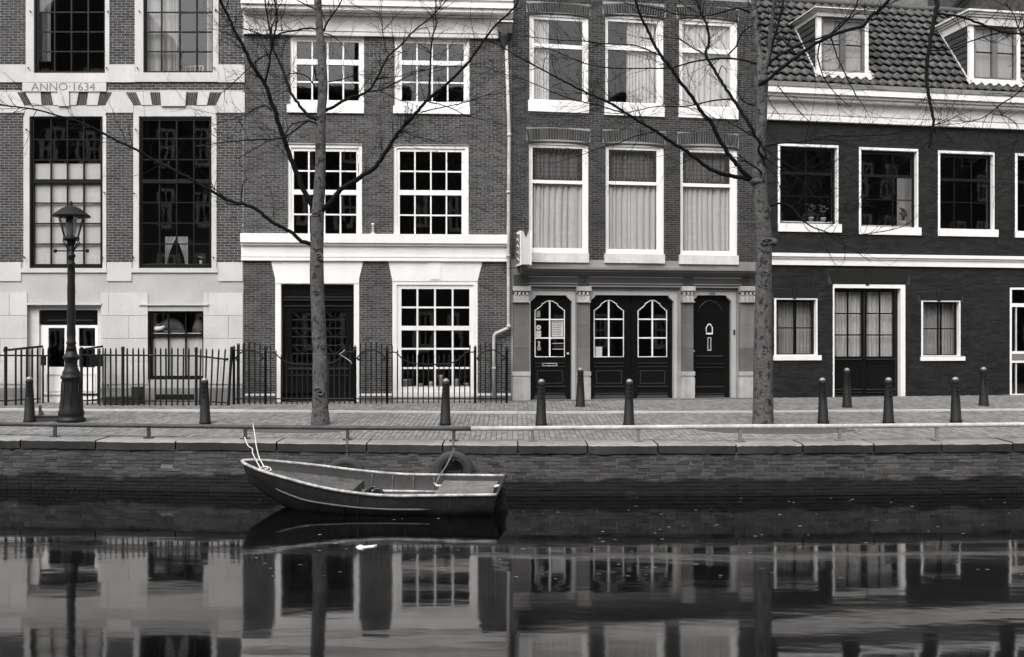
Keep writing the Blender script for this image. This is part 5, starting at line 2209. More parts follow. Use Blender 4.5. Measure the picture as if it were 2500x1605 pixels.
for sgn_ in (0, -1):
    m = MB()
    m.tube([(r_[sgn_][0], r_[sgn_][1] * 1.01, r_[sgn_][2] + .008) for r_ in rows], .024, 8)
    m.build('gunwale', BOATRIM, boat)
m = MB()
m.tube([(rows[0][0][0], rows[0][0][1], rows[0][0][2] + .005), (rows[0][-1][0], rows[0][-1][1], rows[0][-1][2] + .005)], .024, 8)
m.build('transom_rail', BOATM, boat)
for sgn_ in (1, -1):
    m = MB()
    pts = []
    for i, r_ in enumerate(rows):
        t = 1 - (1 - i / NS) ** 1.25
        if .22 < t < .9:
            a, b = (r_[2], r_[3]) if sgn_ > 0 else (r_[-3], r_[-4])
            w = .5
            w = .12
            pts.append((a[0] * (1 - w) + b[0] * w, (a[1] * (1 - w) + b[1] * w) + sgn_ * .008, a[2] * (1 - w) + b[2] * w))
    m.tube(pts, [.006] + [.017] * (len(pts) - 2) + [.005], 6)
    m.build('rubbing_strake', STEEL if 0 else M('scuffed_boat_metal', .085, stain=.3, sscale=4, fine=.25, rough=.5), boat)


def deck(t0, t1, dz, name, mat, skew=0.0):
    m = MB()
    n = 14
    for i in range(n + 1):
        t = t0 + (t1 - t0) * i / n
        s = section(t, .02)
        b, hg = s[0]
        z = hg - dz
        y = b * .96
        for sg_ in (1, -1):
            m.v.append((xat(t, z) + (skew * sg_ if i == 0 else 0), y * sg_, z))
    for i in range(n):
        a = 2 * i
        m.face((a, a + 1, a + 3, a + 2))
    z0 = m.v[0][2]
    b0 = len(m.v)
    e = 0 if name == 'foredeck' else 2 * n
    m.v += [(m.v[e][0], m.v[e][1], m.v[e][2] - .22), (m.v[e + 1][0], m.v[e + 1][1], m.v[e + 1][2] - .22)]
    m.face((e, e + 1, b0 + 1, b0))
    return m.build(name, mat, boat)


deck(.585, .985, .13, 'foredeck', BOATIN, 0.0)
deck(.02, .235, .07, 'stern_seat', M('worn_plank_top', .13, stain=.3, sscale=4, fine=.35, fscale=15, rough=.7), 0.0)
m = MB()
m.box(.95, 2.3, -.45, .45, -.03, -.01)
m.build('floor_board', BOATIN, boat)
m = MB()
for y_ in (-.5, .5):
    m.tube([(.9, y_, .14), (2.35, y_ * 1.02, .14)], .022, 6)
m.build('side_rib', BOATRIM, boat)  # pale tone of the ribs stands in for bright reflection lines
for t in (.28, .37, .46, .55):          # frames inside the hull
    sec = section(t, .028)
    m = MB()
    m.tube([(xat(t, z), y, z - .02) for y, z in sec[:5]], .014, 5)
    m.tube([(xat(t, z), y, z - .02) for y, z in sec[-5:]], .014, 5)
    m.build('frame_rib', M('scuffed_boat_metal', .085), boat)
for t in (.33, .52, .16):               # welded plate seams outside
    sec = section(t)
    m = MB()
    m.tube([(xat(t, z), y * 1.003, z) for y, z in sec[:4]], .006, 4)
    m.build('plate_seam', M('scuffed_boat_metal', .085), boat)
m = MB()
m.box(2.06, 2.1, -.42, .42, -.02, .2)
m.build('thwart', BOATIN, boat)
for y_, x_ in ((-.25, 2.0), (-.12, 1.9)):
    m = MB()
    m.tube([(x_, y_, 0), (x_, y_, .2), (x_ - .04, y_, .26), (x_ - .10, y_, .26), (x_ - .14, y_, .2), (x_ - .14, y_, 0)], .035, 6)
    m.build('seat_support', BOATM, boat)
m = MB()
m.prism([(-.11, -.14), (.03, -.14), (.08, .36), (-.06, .38)], -.03, .03)
ru = m.build('rudder_board', BOATM, boat, (-.12, .05, .0), (0, .12, 0))
m = MB()
m.box(-.16, -.10, -.22, -.17, -.15, .30)
m.build('stern_strap', BOATM, boat)
m = MB()
m.blob((-.06, .02, .34), (.07, .06, .05), 8, 6)
m.build('stern_fitting', BOATRIM, boat)
m = MB()
m.tube([(1.02, -.54, .27), (.95, -.44, .25), (.88, -.40, .26)], .02, 6)
m.build('cleat', BOATRIM, boat)
bm = boat.matrix_basis


def BW(x, y, z):
    c, s = math.cos(ang), math.sin(ang)
    return Vector((stern.x + c * x - s * y, stern.y + s * x + c * y, stern.z + z))


# mooring ropes
def rope(name, label, pts, r, mat, cat='rope', n=5):
    o = MB().tube(smooth_path([tuple(p) for p in pts], 4), r, n).build(name, mat)
    return tag(o, label, cat)


bz = rows[NS - 3][0]
r1 = BW(Lb - .33, .05, .60)
rtop = rail_pt(620, 1043)
rtop2 = rail_pt(599, 1062)
rope('mooring_rope', 'pale rope rising from the bow and looped over the rail, the straighter one',
     [r1, W(633, 1118, 15.6), W(626, 1090, 16.2), W(622, 1060, 16.9), rtop + Vector((0, -.05, .045)), rtop + Vector((0, .06, .02))], .009, ROPE)
rope('mooring_rope', 'pale kinked rope from the bow up to the foot of a rail post',
     [r1 + Vector((-.06, 0, -.02)), W(618, 1110, 15.7), W(616, 1096, 16.1), W(606, 1089, 16.3), W(598, 1070, 16.9), Vector((rtop2.x, rtop2.y - .05, .03))], .009, ROPE)
kn = []
for i in range(26):
    a = i / 25 * 6.283 * 3
    kn.append(r1 + Vector((.10 * math.cos(a) * (.6 + .02 * i), -.06 + .12 * math.sin(a * .7), .03 * math.sin(a * 1.3) - .02)))
rope('rope_coil', 'small tangle of pale rope knotted at the bow of the boat', kn, .009, ROPE)
sy = quay_y((1106 - CX) / F * 16.2)
for dx, lb in ((0, 'stern line running from the tyre chain down into the boat, upper strand'), (.035, 'stern line running from the tyre chain down into the boat, lower strand')):
    rope('stern_line', lb, [Vector(((1108 - CX) / F * sy + dx, sy - .05, -.06)), W(1090 + dx * 50, 1135, 15.95), W(1071 + dx * 60, 1164, 15.7), BW(.98, -.45 - dx, .27)], .008, CHAINM)

# floating scrap
fp = W(890, 1338, (EYE - WL) * F / (1338 - CY))
fl = thing('paper_scrap', 'bright white scrap floating on the dark canal below the boat', 'litter', (fp.x, fp.y, WL + .004))
m = MB()
out = [(-.115, .02), (-.07, .07), (.0, .055), (.08, .08), (.14, .07), (.09, .02), (.03, -.01), (-.01, -.06), (-.07, -.05)]
m.v = [(x_, y_ * 1.6, .004 + .01 * math.sin(i * 2.1)) for i, (x_, y_) in enumerate(out)] + [(x_, y_ * 1.6, -.003) for x_, y_ in out]
nn = len(out)
m.face(tuple(reversed(range(nn))))
for i in range(nn):
    m.face((i, (i + 1) % nn, nn + (i + 1) % nn, nn + i))
m.build('crumpled_sheet', PAPER, fl)
# specks of floating debris, far too many to count
m = MB()
for k in range(130):
    px, py = rnd.uniform(-20, 2520), 1215 + 200 * rnd.random() ** 1.0
    if rnd.random() < .45:
        px = rnd.uniform(1250, 2500)
    g_ = ground(px, py, WL)
    s_ = rnd.uniform(.006, .016)
    if quay_y(g_.x) - .1 < g_.y:
        continue
    a = rnd.uniform(0, 3)
    b = len(m.v)
    for q in range(4):
        t = a + q * 1.571
        m.v.append((g_.x + s_ * 2.2 * math.cos(t), g_.y + s_ * math.sin(t), WL + .003))
    m.face((b, b + 1, b + 2, b + 3))
tag(m.build('floating_debris', M('floating_speck', .22, var=.6)), kind='stuff')

# ------------------------------------------------------------------ trees
R3 = lambda z: [(560 + x * .3896, y * .3896) for x, y in z]
R1 = lambda z: [(x * .4156, y * .4156) for x, y in z]
R5 = lambda z: [(1220 + x * .4157, y * .4157) for x, y in z]
R7 = lambda z: [(1840 + x * .4156, y * .4156) for x, y in z]


class Tree:
    def __init__(s, label, base):
        s.Y = base.y
        s.root = thing('bare_tree', label, 'tree', base, 0, 'bare trees along the quay')
        s.base = base
        s.tw = MB()
        s.skel = []

    def path(s, pts, y0, dy, w0, w1, sub=5):
        n = len(pts)
        raw = []
        for i, (x, y) in enumerate(pts):
            t = i / (n - 1)
            Y = s.Y + y0 + dy * t
            raw.append(tuple(W(x, y, Y)) + ((w0 * (1 - t) + w1 * t) / 2 / F * Y,))
        sm = smooth_path(raw, sub)
        P = [Vector(q[:3]) - s.base for q in sm]
        rad = [max(q[3], .002) for q in sm]
        return P, rad

    def limb(s, pts, y0=0.0, dy=0.0, w0=10, w1=4, name='branch', mat=None, sides=8, twigs=1.0):
        P, rad = s.path(pts, y0, dy, w0, w1)
        if name == 'branch':
            for i in range(2, len(P)):
                j = .35 * rad[i]
                P[i] = P[i] + Vector((rnd.uniform(-j, j), rnd.uniform(-j, j), rnd.uniform(-j, j)))
        MB().tube(P, rad, sides).build(name, mat or BARK2, s.root)
        if twigs:
            s.grow(P, rad, twigs)
        return P, rad

    def grow(s, P, rad, dens=1.0):
        L_ = sum((b - a).length for a, b in zip(P, P[1:]))
        n = int(L_ * 10 * dens)
        for _ in range(n):
            f = (.15 + .85 * rnd.random() ** .8) * (len(P) - 2)
            i = int(f)
            p = P[i].lerp(P[i + 1], f - i)
            d = (P[i + 1] - P[i]).normalized()
            r0 = min(.0075, rad[i] * .65)
            v = Vector((rnd.gauss(0, 1), rnd.gauss(0, .8), rnd.gauss(0, 1)))
            v = (v - d * v.dot(d)).normalized()
            dr = (d * rnd.uniform(.3, 1.1) + v * rnd.uniform(.5, 1) + Vector((0, 0, .25))).normalized()
            s.twig(p, dr, rnd.uniform(.3, 1.15), r0, 2)

    def twig(s, p, d, L_, r0, lev):
        n = 5
        pts, rr = [p], [r0]
        q = p.copy()
        for k in range(n):
            d = (d + Vector((rnd.gauss(0, .16), rnd.gauss(0, .16), rnd.gauss(.02, .16)))).normalized()
            q = q + d * (L_ / n)
            pts.append(q.copy())
            rr.append(r0 * (1 - .75 * (k + 1) / n))
            if lev and rnd.random() < .55:
                v = Vector((rnd.gauss(0, 1), rnd.gauss(0, 1), rnd.gauss(.1, 1))).normalized()
                s.twig(q.copy(), (d + v * .8).normalized(), L_ * rnd.uniform(.25, .5), max(.0014, rr[-1] * .75), lev - 1)
        s.tw.tube(pts, [max(.0019, x) for x in rr], 3, cap=False)

    def done(s):
        o = s.tw.build('twig', BARK2, s.root)
        o['kind'] = 'stuff'


def knots(T, spots):
    for px, py, r in spots:
        c = W(px, py, T.Y) - T.base
        m = MB()
        y = -r[1] + .015
        pts = []
        for a in range(15):
            t = a / 14 * 6.283
            k = 1 + .22 * math.sin(2 * t + px) + .1 * math.sin(5 * t)
            pts.append((c.x + r[0] * k * math.cos(t), c.y + y, c.z + r[0] * .7 * k * math.sin(t)))
        m.tube(pts, r[0] * .26, 6, cap=False)
        m.blob((c.x, c.y + y + .012, c.z), (r[0] * .75, .018, r[0] * .5), 9, 6)
        m.build('knot', BARK, T.root)
        m = MB()
        m.blob((c.x + r[0] * .1, c.y + y - .004, c.z - r[0] * .1), (r[0] * .42, .012, r[0] * .16), 8, 5)
        m.build('knot_hollow', BARK2, T.root)


def trunk(T, pts, name='trunk'):
    """pts: (px, py, width px)"""
    raw = [tuple(W(x, y, T.Y)) + (w / 2 / F * T.Y,) for x, y, w in pts]
    sm = smooth_path(raw, 6)
    m = MB()
    P, rad = [], []
    for q in sm:
        P.append(Vector(q[:3]) - T.base)
        rad.append(q[3])
    n = 18
    b = 0
    ph = [rnd.uniform(0, 6.28) for _ in range(6)]
    for i, p in enumerate(P):
        for k in range(n):
            a = 2 * math.pi * k / n
            rr = rad[i] * (1 + .035 * math.sin(3 * a + ph[0] + p.z) + .03 * math.sin(5 * a + ph[1] - p.z * 2.3) + .02 * math.sin(p.z * 7 + ph[2]))
            if p.z < .25:
                rr *= 1 + .25 * (.25 - max(p.z, -.05)) * (1 + .6 * math.sin(4 * a + ph[3]))
            m.v.append((p.x + rr * math.cos(a), p.y + rr * math.sin(a), p.z))
    for i in range(len(P) - 1):
        for k in range(n):
            j = (k + 1) % n
            m.face((i * n + k, i * n + j, (i + 1) * n + j, (i + 1) * n + k), True)
    m.build(name, BARK, T.root)
    return P, rad


T1 = Tree('slim bare tree standing in front of the tall black door', ground(781, 1037))
trunk(T1, [(781.5, 1041, 44), (781.5, 1010, 41), (781.5, 960, 37), (782, 885, 35), (778, 787, 34), (774, 690, 33), (774, 600, 32), (776, 520, 31), (781, 429, 27), (782, 360, 25), (782, 312, 24), (788, 230, 22), (788, 190, 22), (784, 117, 20), (778, 39, 18.5), (774, -60, 17), (772, -200, 14)])
T1.limb(R3([(575, 1330), (640, 1262), (720, 1172), (820, 1112), (920, 1040), (980, 950), (1040, 860), (1085, 800), (1170, 710), (1250, 620), (1370, 520), (1490, 400), (1570, 290), (1660, 170), (1775, 60), (1830, -30)]), 0, -1.2, 13, 4, twigs=.8)
T1.limb(R3([(1245, 640), (1256, 500), (1262, 350), (1275, 230), (1295, 150), (1290, 60), (1310, -60)]), -.75, -.3, 5.5, 2)
T1.limb(R3([(1080, 808), (1140, 850), (1250, 875), (1350, 902)]), -.6, -.3, 3, 1, twigs=.6)
T1.limb(R3([(1200, 705), (1300, 680), (1450, 650), (1600, 600), (1740, 545)]), -.7, .3, 3.2, 1.2, twigs=.6)
T1.limb(R3([(1250, 640), (1370, 670), (1500, 730), (1740, 785)]), -.75, -.3, 3, 1.1, twigs=.6)
T1.limb(R3([(525, 1300), (450, 1150), (400, 1020), (345, 880), (300, 740), (255, 620), (220, 520), (150, 420), (100, 320), (40, 210), (0, 120), (-60, 0), (-120, -120)]), 0, -1.0, 13, 6, twigs=.8)
T1.limb(R3([(222, 525), (245, 420), (262, 300), (255, 200), (240, 110), (225, 30), (215, -60)]), -.5, -.3, 6, 3)
T1.limb(R3([(545, 185), (500, 178), (400, 195), (330, 207), (250, 240), (150, 200), (60, 172), (-40, 160)]), 0, .7, 5, 2)
T1.limb(R3([(545, 775), (490, 762), (420, 812), (350, 858), (270, 876), (170, 875), (60, 885), (-30, 892), (-150, 910)]), -.1, -.7, 5, 2, twigs=.6)
T1.limb(R3([(350, 850), (375, 800), (410, 775), (500, 757)]), -.3, .2, 3, 2.5, twigs=.4)
T1.limb(R3([(240, 885), (150, 940), (40, 1000)]), -.5, -.2, 2.4, 1, twigs=.5)
T1.limb(R3([(265, 695), (230, 665), (170, 678), (100, 720), (0, 752), (-110, 790)]), -.5, -.5, 3.4, 1.4, twigs=.7)
T1.limb(R3([(520, 1532), (450, 1510), (380, 1450), (280, 1400), (180, 1322), (90, 1282), (10, 1262)]) + R1([(1240, 1125), (1100, 1040), (900, 940), (820, 890), (700, 835), (600, 780), (480, 722), (340, 680), (200, 642), (30, 622), (-100, 610)]), 0, -1.6, 10, 3, twigs=.55)
T1.limb(R3([(75, 1275), (78, 1190), (90, 1145), (112, 1120)]), -.5, -.1, 3.6, 2, twigs=.3)
T1.limb(R1([(1330, 1172), (1260, 1112), (1160, 1070), (1020, 1000)]), -.75, -.3, 3, 1.2, twigs=.5)
T1.limb(R3([(545, 752), (490, 720), (440, 660), (390, 590), (360, 510), (330, 430), (290, 340), (270, 290), (290, 180), (300, 100), (285, 10), (280, -80)]), 0, .9, 8.5, 3)
T1.limb(R3([(270, 340), (200, 362), (100, 450), (0, 545), (-60, 590)]), .5, .2, 3.4, 1.4, twigs=.7)
T1.limb(R3([(600, 697), (660, 667), (740, 620), (820, 595), (880, 560), (920, 500), (960, 420), (1000, 350), (1080, 280), (1150, 200), (1250, 120), (1330, 40), (1400, -60)]), 0, .8, 8, 2)
T1.limb(R3([(870, 575), (940, 567), (1050, 517), (1200, 442), (1480, 408)]), .3, .2, 3.6, 1.2, twigs=.7)
T1.limb(R3([(918, 503), (960, 488), (1060, 480), (1180, 440)]), .35, .3, 3, 1.2, twigs=.6)
T1.limb(R3([(945, 570), (1050, 622), (1190, 668)]), .35, .3, 2.6, 1, twigs=.6)
T1.limb(R3([(618, 515), (700, 500), (760, 480), (820, 470), (925, 470)]), 0, -.4, 3, 1.3, twigs=.6)
T1.limb(R3([(592, 195), (610, 150), (640, 100), (690, 30), (730, -60)]), 0, -.4, 5, 2.5)
T1.limb(R3([(555, 580), (500, 492), (440, 462), (380, 462), (350, 480)]), 0, -.4, 3.6, 1.4, twigs=.7)
T1.limb(R3([(598, 210), (640, 222), (690, 260), (730, 300)]), 0, .4, 3, 1.2, twigs=.7)
T1.limb(R3([(545, 60), (440, 10), (330, -60)]), 0, -.5, 4, 2)
T1.limb(R3([(980, 330), (960, 200), (940, 90), (800, 40), (700, -30)]), .5, .5, 2.6, 1.2)
knots(T1, [(786, 182, (.045, .09)), (778, 290, (.04, .10)), (783, 325, (.04, .105)), (785, 389, (.05, .12)), (774, 525, (.06, .14)), (783, 628, (.07, .145)), (776, 714, (.05, .15)), (790, 845, (.045, .16)), (783, 955, (.085, .165))])
T1.done()

T2 = Tree('forked bare tree standing between shopfront and black house', ground(1863, 1040))
trunk(T2, [(1863, 1045, 52), (1863, 1010, 49), (1863, 960, 47), (1863, 885, 45), (1862, 800, 42), (1863, 700, 39), (1864, 640, 38), (1866, 590, 40), (1864, 560, 37), (1858, 500, 35), (1855, 455, 34), (1853, 441, 36), (1854, 400, 28), (1856, 353, 27), (1859, 290, 27), (1860, 240, 28), (1859, 205, 33), (1858, 185, 30)])
T2.limb(R5([(1530, 450), (1524, 330), (1512, 200), (1500, 100), (1492, 0), (1480, -150)]), 0, .2, 17, 11, mat=BARK, sides=12)
T2.limb(R5([(1555, 440), (1580, 310), (1592, 190), (1606, 80), (1612, -20), (1620, -150)]), 0, -.5, 12, 8, mat=BARK, sides=10)
T2.limb(R5([(1560, 430), (1600, 270), (1640, 130), (1664, 20), (1690, -120)]), .1, .8, 8, 4)
T2.limb(R5([(1500, 1062), (1400, 1040), (1300, 1020), (1200, 970), (1100, 890), (1000, 830), (920, 772), (830, 720), (740, 665), (640, 602), (560, 567), (480, 530), (380, 480), (250, 410), (130, 345), (20, 280), (-60, 240)]), 0, -1.6, 11, 2, twigs=.6)
T2.limb(R5([(915, 775), (860, 785), (800, 800), (700, 840), (600, 866), (500, 905), (400, 935), (290, 970)]), -.9, -.5, 3.4, 1, twigs=.5)
T2.limb(R5([(740, 668), (660, 645), (600, 625), (450, 590), (330, 550), (170, 480), (0, 428), (-60, 400)]), -1.0, .4, 3.6, 1.3, twigs=.6)
T2.limb(R5([(1510, 1075), (1440, 1020), (1380, 950), (1320, 870), (1270, 780), (1240, 720), (1180, 650), (1130, 570), (1060, 480), (1000, 390), (940, 320), (890, 220), (850, 140), (820, 70), (795, 0), (760, -100)]), 0, -1.0, 11.5, 6, twigs=.7)
T2.limb(R5([(935, 325), (860, 290), (780, 266), (640, 260), (480, 242), (330, 235), (110, 210), (-20, 190)]), -.75, -.4, 4, 1.3, twigs=.7)
T2.limb(R5([(1500, 790), (1440, 690), (1380, 600), (1320, 510), (1270, 430), (1210, 322), (1230, 250), (1215, 150), (1180, 70), (1160, 10), (1130, -80)]), 0, .8, 9, 5)
T2.limb(R5([(1280, 455), (1305, 388), (1340, 430)]), .4, .1, 3, 1.4, twigs=.4)
T2.limb(R5([(1210, 322), (1130, 280), (1060, 235), (1000, 222), (925, 205)]), .5, .2, 3.4, 1.4, twigs=.7)
T2.limb(R5([(1505, 375), (1420, 352), (1300, 345), (1180, 356), (1080, 380), (1000, 400), (850, 402), (650, 400), (500, 372), (300, 292), (200, 270)]), 0, .7, 5.5, 1.6, twigs=.6)
T2.limb(R5([(1370, 582), (1250, 592), (1100, 626), (930, 625), (800, 652), (680, 668), (500, 645)]), .2, .5, 4, 1.2, twigs=.6)
T2.limb(R5([(1470, 75), (1400, 50), (1300, 75), (1200, 95), (1050, 85), (950, 60), (800, 28)]), .1, -.5, 5, 2, twigs=.7)
T2.limb(R5([(1340, 322), (1390, 272), (1420, 200), (1490, 150), (1540, 160)]), .3, -.3, 4, 2.5, twigs=.6)
T2.limb(R7([(30, 500), (90, 462), (150, 412), (230, 352), (330, 282), (430, 222), (540, 182), (640, 155), (690, 95), (770, 30), (840, -60)]), -.1, -.9, 9, 7.5, twigs=.8)
T2.limb(R7([(70, 400), (130, 340), (200, 300), (300, 250), (420, 215), (500, 170), (590, 60), (620, -30)]), 0, -.5, 6.5, 3, twigs=.8)
T2.limb(R7([(440, 215), (510, 140), (590, 90), (680, 50)]), -.5, -.2, 4, 2, twigs=.6)
T2.limb(R7([(60, 1242), (100, 1210), (160, 1196), (220, 1216), (260, 1262), (320, 1320), (420, 1362), (540, 1386), (700, 1370), (850, 1340), (930, 1300)]), 0, -.9, 5.5, 1.6, twigs=.6)
T2.limb(R7([(420, 1362), (500, 1420), (600, 1480), (690, 1540)]), -.5, -.3, 2.6, 1, twigs=.4)
T2.limb(R7([(15, 845), (80, 860), (130, 846), (300, 832), (440, 800), (600, 800), (800, 790), (950, 762), (1060, 735), (1150, 690)]), 0, -.8, 4, 1.4, twigs=.6)
T2.limb(R7([(390, 250), (378, 340), (410, 450), (480, 550), (570, 632)]), -.4, -.3, 4, 1.5, twigs=.6)
T2.limb(R7([(455, 225), (490, 330), (540, 440), (590, 540), (650, 632), (685, 692)]), -.5, -.4, 4, 1.2, twigs=.6)
T2.limb(R7([(90, 165), (200, 262), (300, 380), (380, 445)]), 0, -.3, 4, 1.6, twigs=.6)
T2.limb(R7([(140, 505), (220, 600), (300, 690), (430, 790)]), .1, -.5, 3, 1.1, twigs=.6)
T2.limb(R7([(70, 505), (90, 590), (130, 650), (180, 700)]), .1, -.3, 3, 1.2, twigs=.6)
T2.limb(R7([(40, 900), (110, 960), (200, 1010), (300, 1080), (350, 1150), (420, 1190), (510, 1240), (600, 1260)]), -.1, -.6, 3, 1, twigs=1.1)
T2.limb(R7([(50, 860), (140, 930), (260, 1000), (370, 1010), (470, 1000)]), -.1, -.4, 2.8, 1, twigs=1.6)
T2.limb(R7([(60, 960), (130, 1040), (160, 1110), (220, 1150)]), -.1, -.4, 2.6, 1, twigs=1.2)
# gnarled side shoots on the left of the trunk
T2.limb(R5([(1555, 940), (1520, 890), (1530, 840), (1500, 800), (1460, 770)]), -.15, -.2, 7, 3, twigs=.7)
T2.limb(R5([(1540, 1020), (1500, 980), (1450, 950), (1400, 905)]), -.15, -.3, 5, 2, twigs=1.0)
T2.limb(R5([(1545, 960), (1560, 900), (1520, 830), (1440, 770), (1340, 720), (1240, 690)]), -.15, -.5, 4, 1.2, twigs=.8)
T2.limb(R5([(1500, 620), (1440, 600), (1400, 545), (1410, 480)]), 0, -.3, 4, 1.6, twigs=.8)
knots(T2, [(1867, 592, (.085, .17)), (1862, 668, (.06, .16)), (1863, 700, (.05, .16)), (1870, 512, (.055, .14)), (1866, 385, (.06, .11)), (1862, 400, (.04, .12)), (1868, 975, (.05, .2)), (1852, 735, (.04, .17)), (1866, 555, (.04, .15))])
m = MB()
c_ = W(1888, 592, T2.Y) - T2.base
m.blob((c_.x - .02, c_.y, c_.z), (.11, .1, .09), 10, 8)
m.build('burl', BARK, T2.root)
c_ = W(1850, 444, T2.Y) - T2.base
MB().blob((c_.x, c_.y - .02, c_.z), (.17, .15, .08), 12, 8).build('branch_collar', BARK, T2.root)
T2.done()

# third tree stands just outside the frame; its broken limb hangs into view
T3 = Tree('bare tree past the right edge, its dark broken limb hanging into view', ground(2790, 1036))
trunk(T3, [(2790, 1041, 52), (2790, 960, 46), (2788, 800, 42), (2786, 600, 38), (2782, 400, 34), (2776, 200, 30), (2770, 0, 26), (2765, -200, 20)])
T3.limb([(2776, 190), (2700, 60), (2600, -70), (2480, -150), (2360, -160), (2300, -110), (2290, -30), (2287, 12), (2282, 42), (2274, 84), (2265, 141), (2263, 187), (2266, 228), (2274, 266), (2279, 303), (2275, 328), (2268, 360)], 0, -.6, 15, 5.5, twigs=.25, sides=10)
T3.limb(R7([(1075, 78), (1130, 88), (1200, 95), (1300, 127), (1400, 170), (1480, 195), (1570, 200), (1660, 230)]), -.5, .4, 6, 5, twigs=.8)
T3.limb(R7([(1030, 298), (1150, 290), (1280, 242), (1400, 205), (1490, 182)]), -.5, .3, 4, 2, twigs=.7)
T3.limb(R7([(1018, 350), (960, 345), (900, 338), (840, 360)]), -.55, .2, 4, 1.2, twigs=.8)
T3.limb(R7([(1060, 735), (1120, 720), (1200, 680), (1290, 650)]), -.6, .2, 3, 1.2, twigs=.8)
T3.limb(R7([(1700, 380), (1560, 540), (1440, 622), (1350, 692), (1230, 722), (1080, 738)]), -.2, -.3, 4, 1.2, twigs=.8)
T3.limb(R7([(1700, 760), (1560, 822), (1450, 870), (1350, 890)]), -.2, -.3, 3, 1, twigs=.8)
T3.limb(R7([(1710, 300), (1600, 240), (1560, 180), (1530, 90), (1480, 20)]), 0, .3, 4, 2, twigs=.9)
T3.limb(R7([(1400, 670), (1490, 690), (1560, 745)]), -.3, .2, 2.6, 1.2, twigs=.8)
T3.done()

# ------------------------------------------------------------------ curtains, blinds and things on the window sills
curtain(H1, 351, -60, 440, 175, 'striped net curtain filling the left half of the upper window right of the dated stone', CURTAIN_G, folds=7)
curtain(H1, 503, -60, 517, 175, 'thin strip of curtain at the right edge of that upper window above the flat arch', CURTAIN_G, folds=2)
curtain(H1, 83, -60, 122, 150, 'grey curtain drawn aside in the top window above the dated stone', CURTAIN_G, folds=3, d=.35)
curtain(H1, 80, 400, 247, 650, 'white blind covering the tall window behind the lantern', BLIND, d=.12, folds=4, amp=.006, name='blind')
curtain(H1, 368, 822, 496, 924, 'white half curtain below the sleeping cats', BLIND, d=.12, folds=3, amp=.006, name='blind')


def drape_l(s, v):
    return (s * (.15 + .85 * v ** 1.6), v)


def drape_r(s, v):
    return (1 - (1 - s) * (.22 + .78 * v ** 1.6), v)


curtain(H1, 403, 578, 432, 648, 'left half of a tied back white drape in the dark tall window', CURTAIN_G, d=.30, folds=3, amp=.012, shape=drape_l)
curtain(H1, 428, 578, 459, 648, 'right half of a tied back white drape in the dark tall window', CURTAIN_G, d=.32, folds=3, amp=.012, shape=drape_r)
curtain(H3, 1300, 50, 1341, 246, 'narrow pleated curtain in the top left window of the shopfront house', CURTAIN, folds=8)
curtain(H3, 1532, 52, 1605, 252, 'wide pleated curtain right of the dark gap in the middle top window', CURTAIN, folds=8)
curtain(H3, 1664, 60, 1785, 262, 'pale curtain filling the top window nearest the right tree', CURTAIN, folds=9)
curtain(H3, 1301, 360, 1423, 608, 'pleated net curtain below leaded glass, left of three', CURTAIN, folds=9)
curtain(H3, 1485, 365, 1604, 611, 'pleated net curtain below leaded glass, middle of three', CURTAIN, folds=9)
curtain(H3, 1666, 370, 1783, 615, 'pleated net curtain below leaded glass, nearest the tree', CURTAIN, folds=9)
curtain(H4, 1895, 736, 1940, 866, 'left net curtain in the small window by the tree trunk', CURTAIN_G, d=.3, folds=7)
curtain(H4, 1944, 736, 1986, 866, 'right net curtain in the small window by the tree trunk', CURTAIN_G, d=.32, folds=5, amp=.012)
curtain(H4, 2251, 740, 2295, 868, 'left net curtain in the small window right of the black door', CURTAIN_G, d=.3, folds=6)
curtain(H4, 2299, 740, 2334, 868, 'right net curtain in the small window right of the black door', CURTAIN_G, d=.32, folds=5, amp=.012)
curtain(H4, 2040, 710, 2112, 874, 'net curtain behind the left leaf of the black glazed door', CURTAIN, d=.26, folds=9)
curtain(H4, 2120, 710, 2190, 874, 'net curtain behind the right leaf of the black glazed door', CURTAIN, d=.26, folds=8)
curtain(H4, 2190, 430, 2231, 556, 'pale plain curtain at the right side of the second upper window of the black house', CURTAIN_G, d=.5, folds=2, amp=.01)

for (u0, u1, zb, zt, zc, d), lab in zip(DORM, ('the left dormer', 'the right dormer')):  # pale cloth added behind the dormer panes in place of reflected sky
    for side, (a, b) in (('left', (u0 + .14, (u0 + u1) / 2 - .02)), ('right', ((u0 + u1) / 2 + .02, u1 - .12))):
        m = MB()
        n = 30
        for k in range(n + 1):
            x_ = a + (b - a) * k / n
            y_ = d + .12 + .012 * math.sin(k * 1.9)
            m.v += [(x_, y_, zb + .08), (x_, y_ + .002, zt - .06)]
        for k in range(n):
            m.face((2 * k, 2 * k + 2, 2 * k + 3, 2 * k + 1), True)
        tag(m.build('curtain', CURTAIN_G, None, H4.O, (0, 0, H4.psi)), side + ' pale curtain added in place of sky reflection behind the casement of ' + lab, 'curtain', 'curtains behind the window panes')

# sleeping cats on the shelf behind the small panes
H = H1
sz = H.p(430, 813, .3)[1]
sh = thing('window_shelf', 'pale shelf board behind the upper panes of the lower window', 'shelf', (0, 0, 0))
q = H.rect(366, 811, 496, 816, .3)
w0 = H.world(q[0], 0, 0)
MB().box(q[0] + H.O.x, q[1] + H.O.x, H.O.y + .12, H.O.y + .55, sz - .03, sz).build('board', WHITE_OLD, sh)


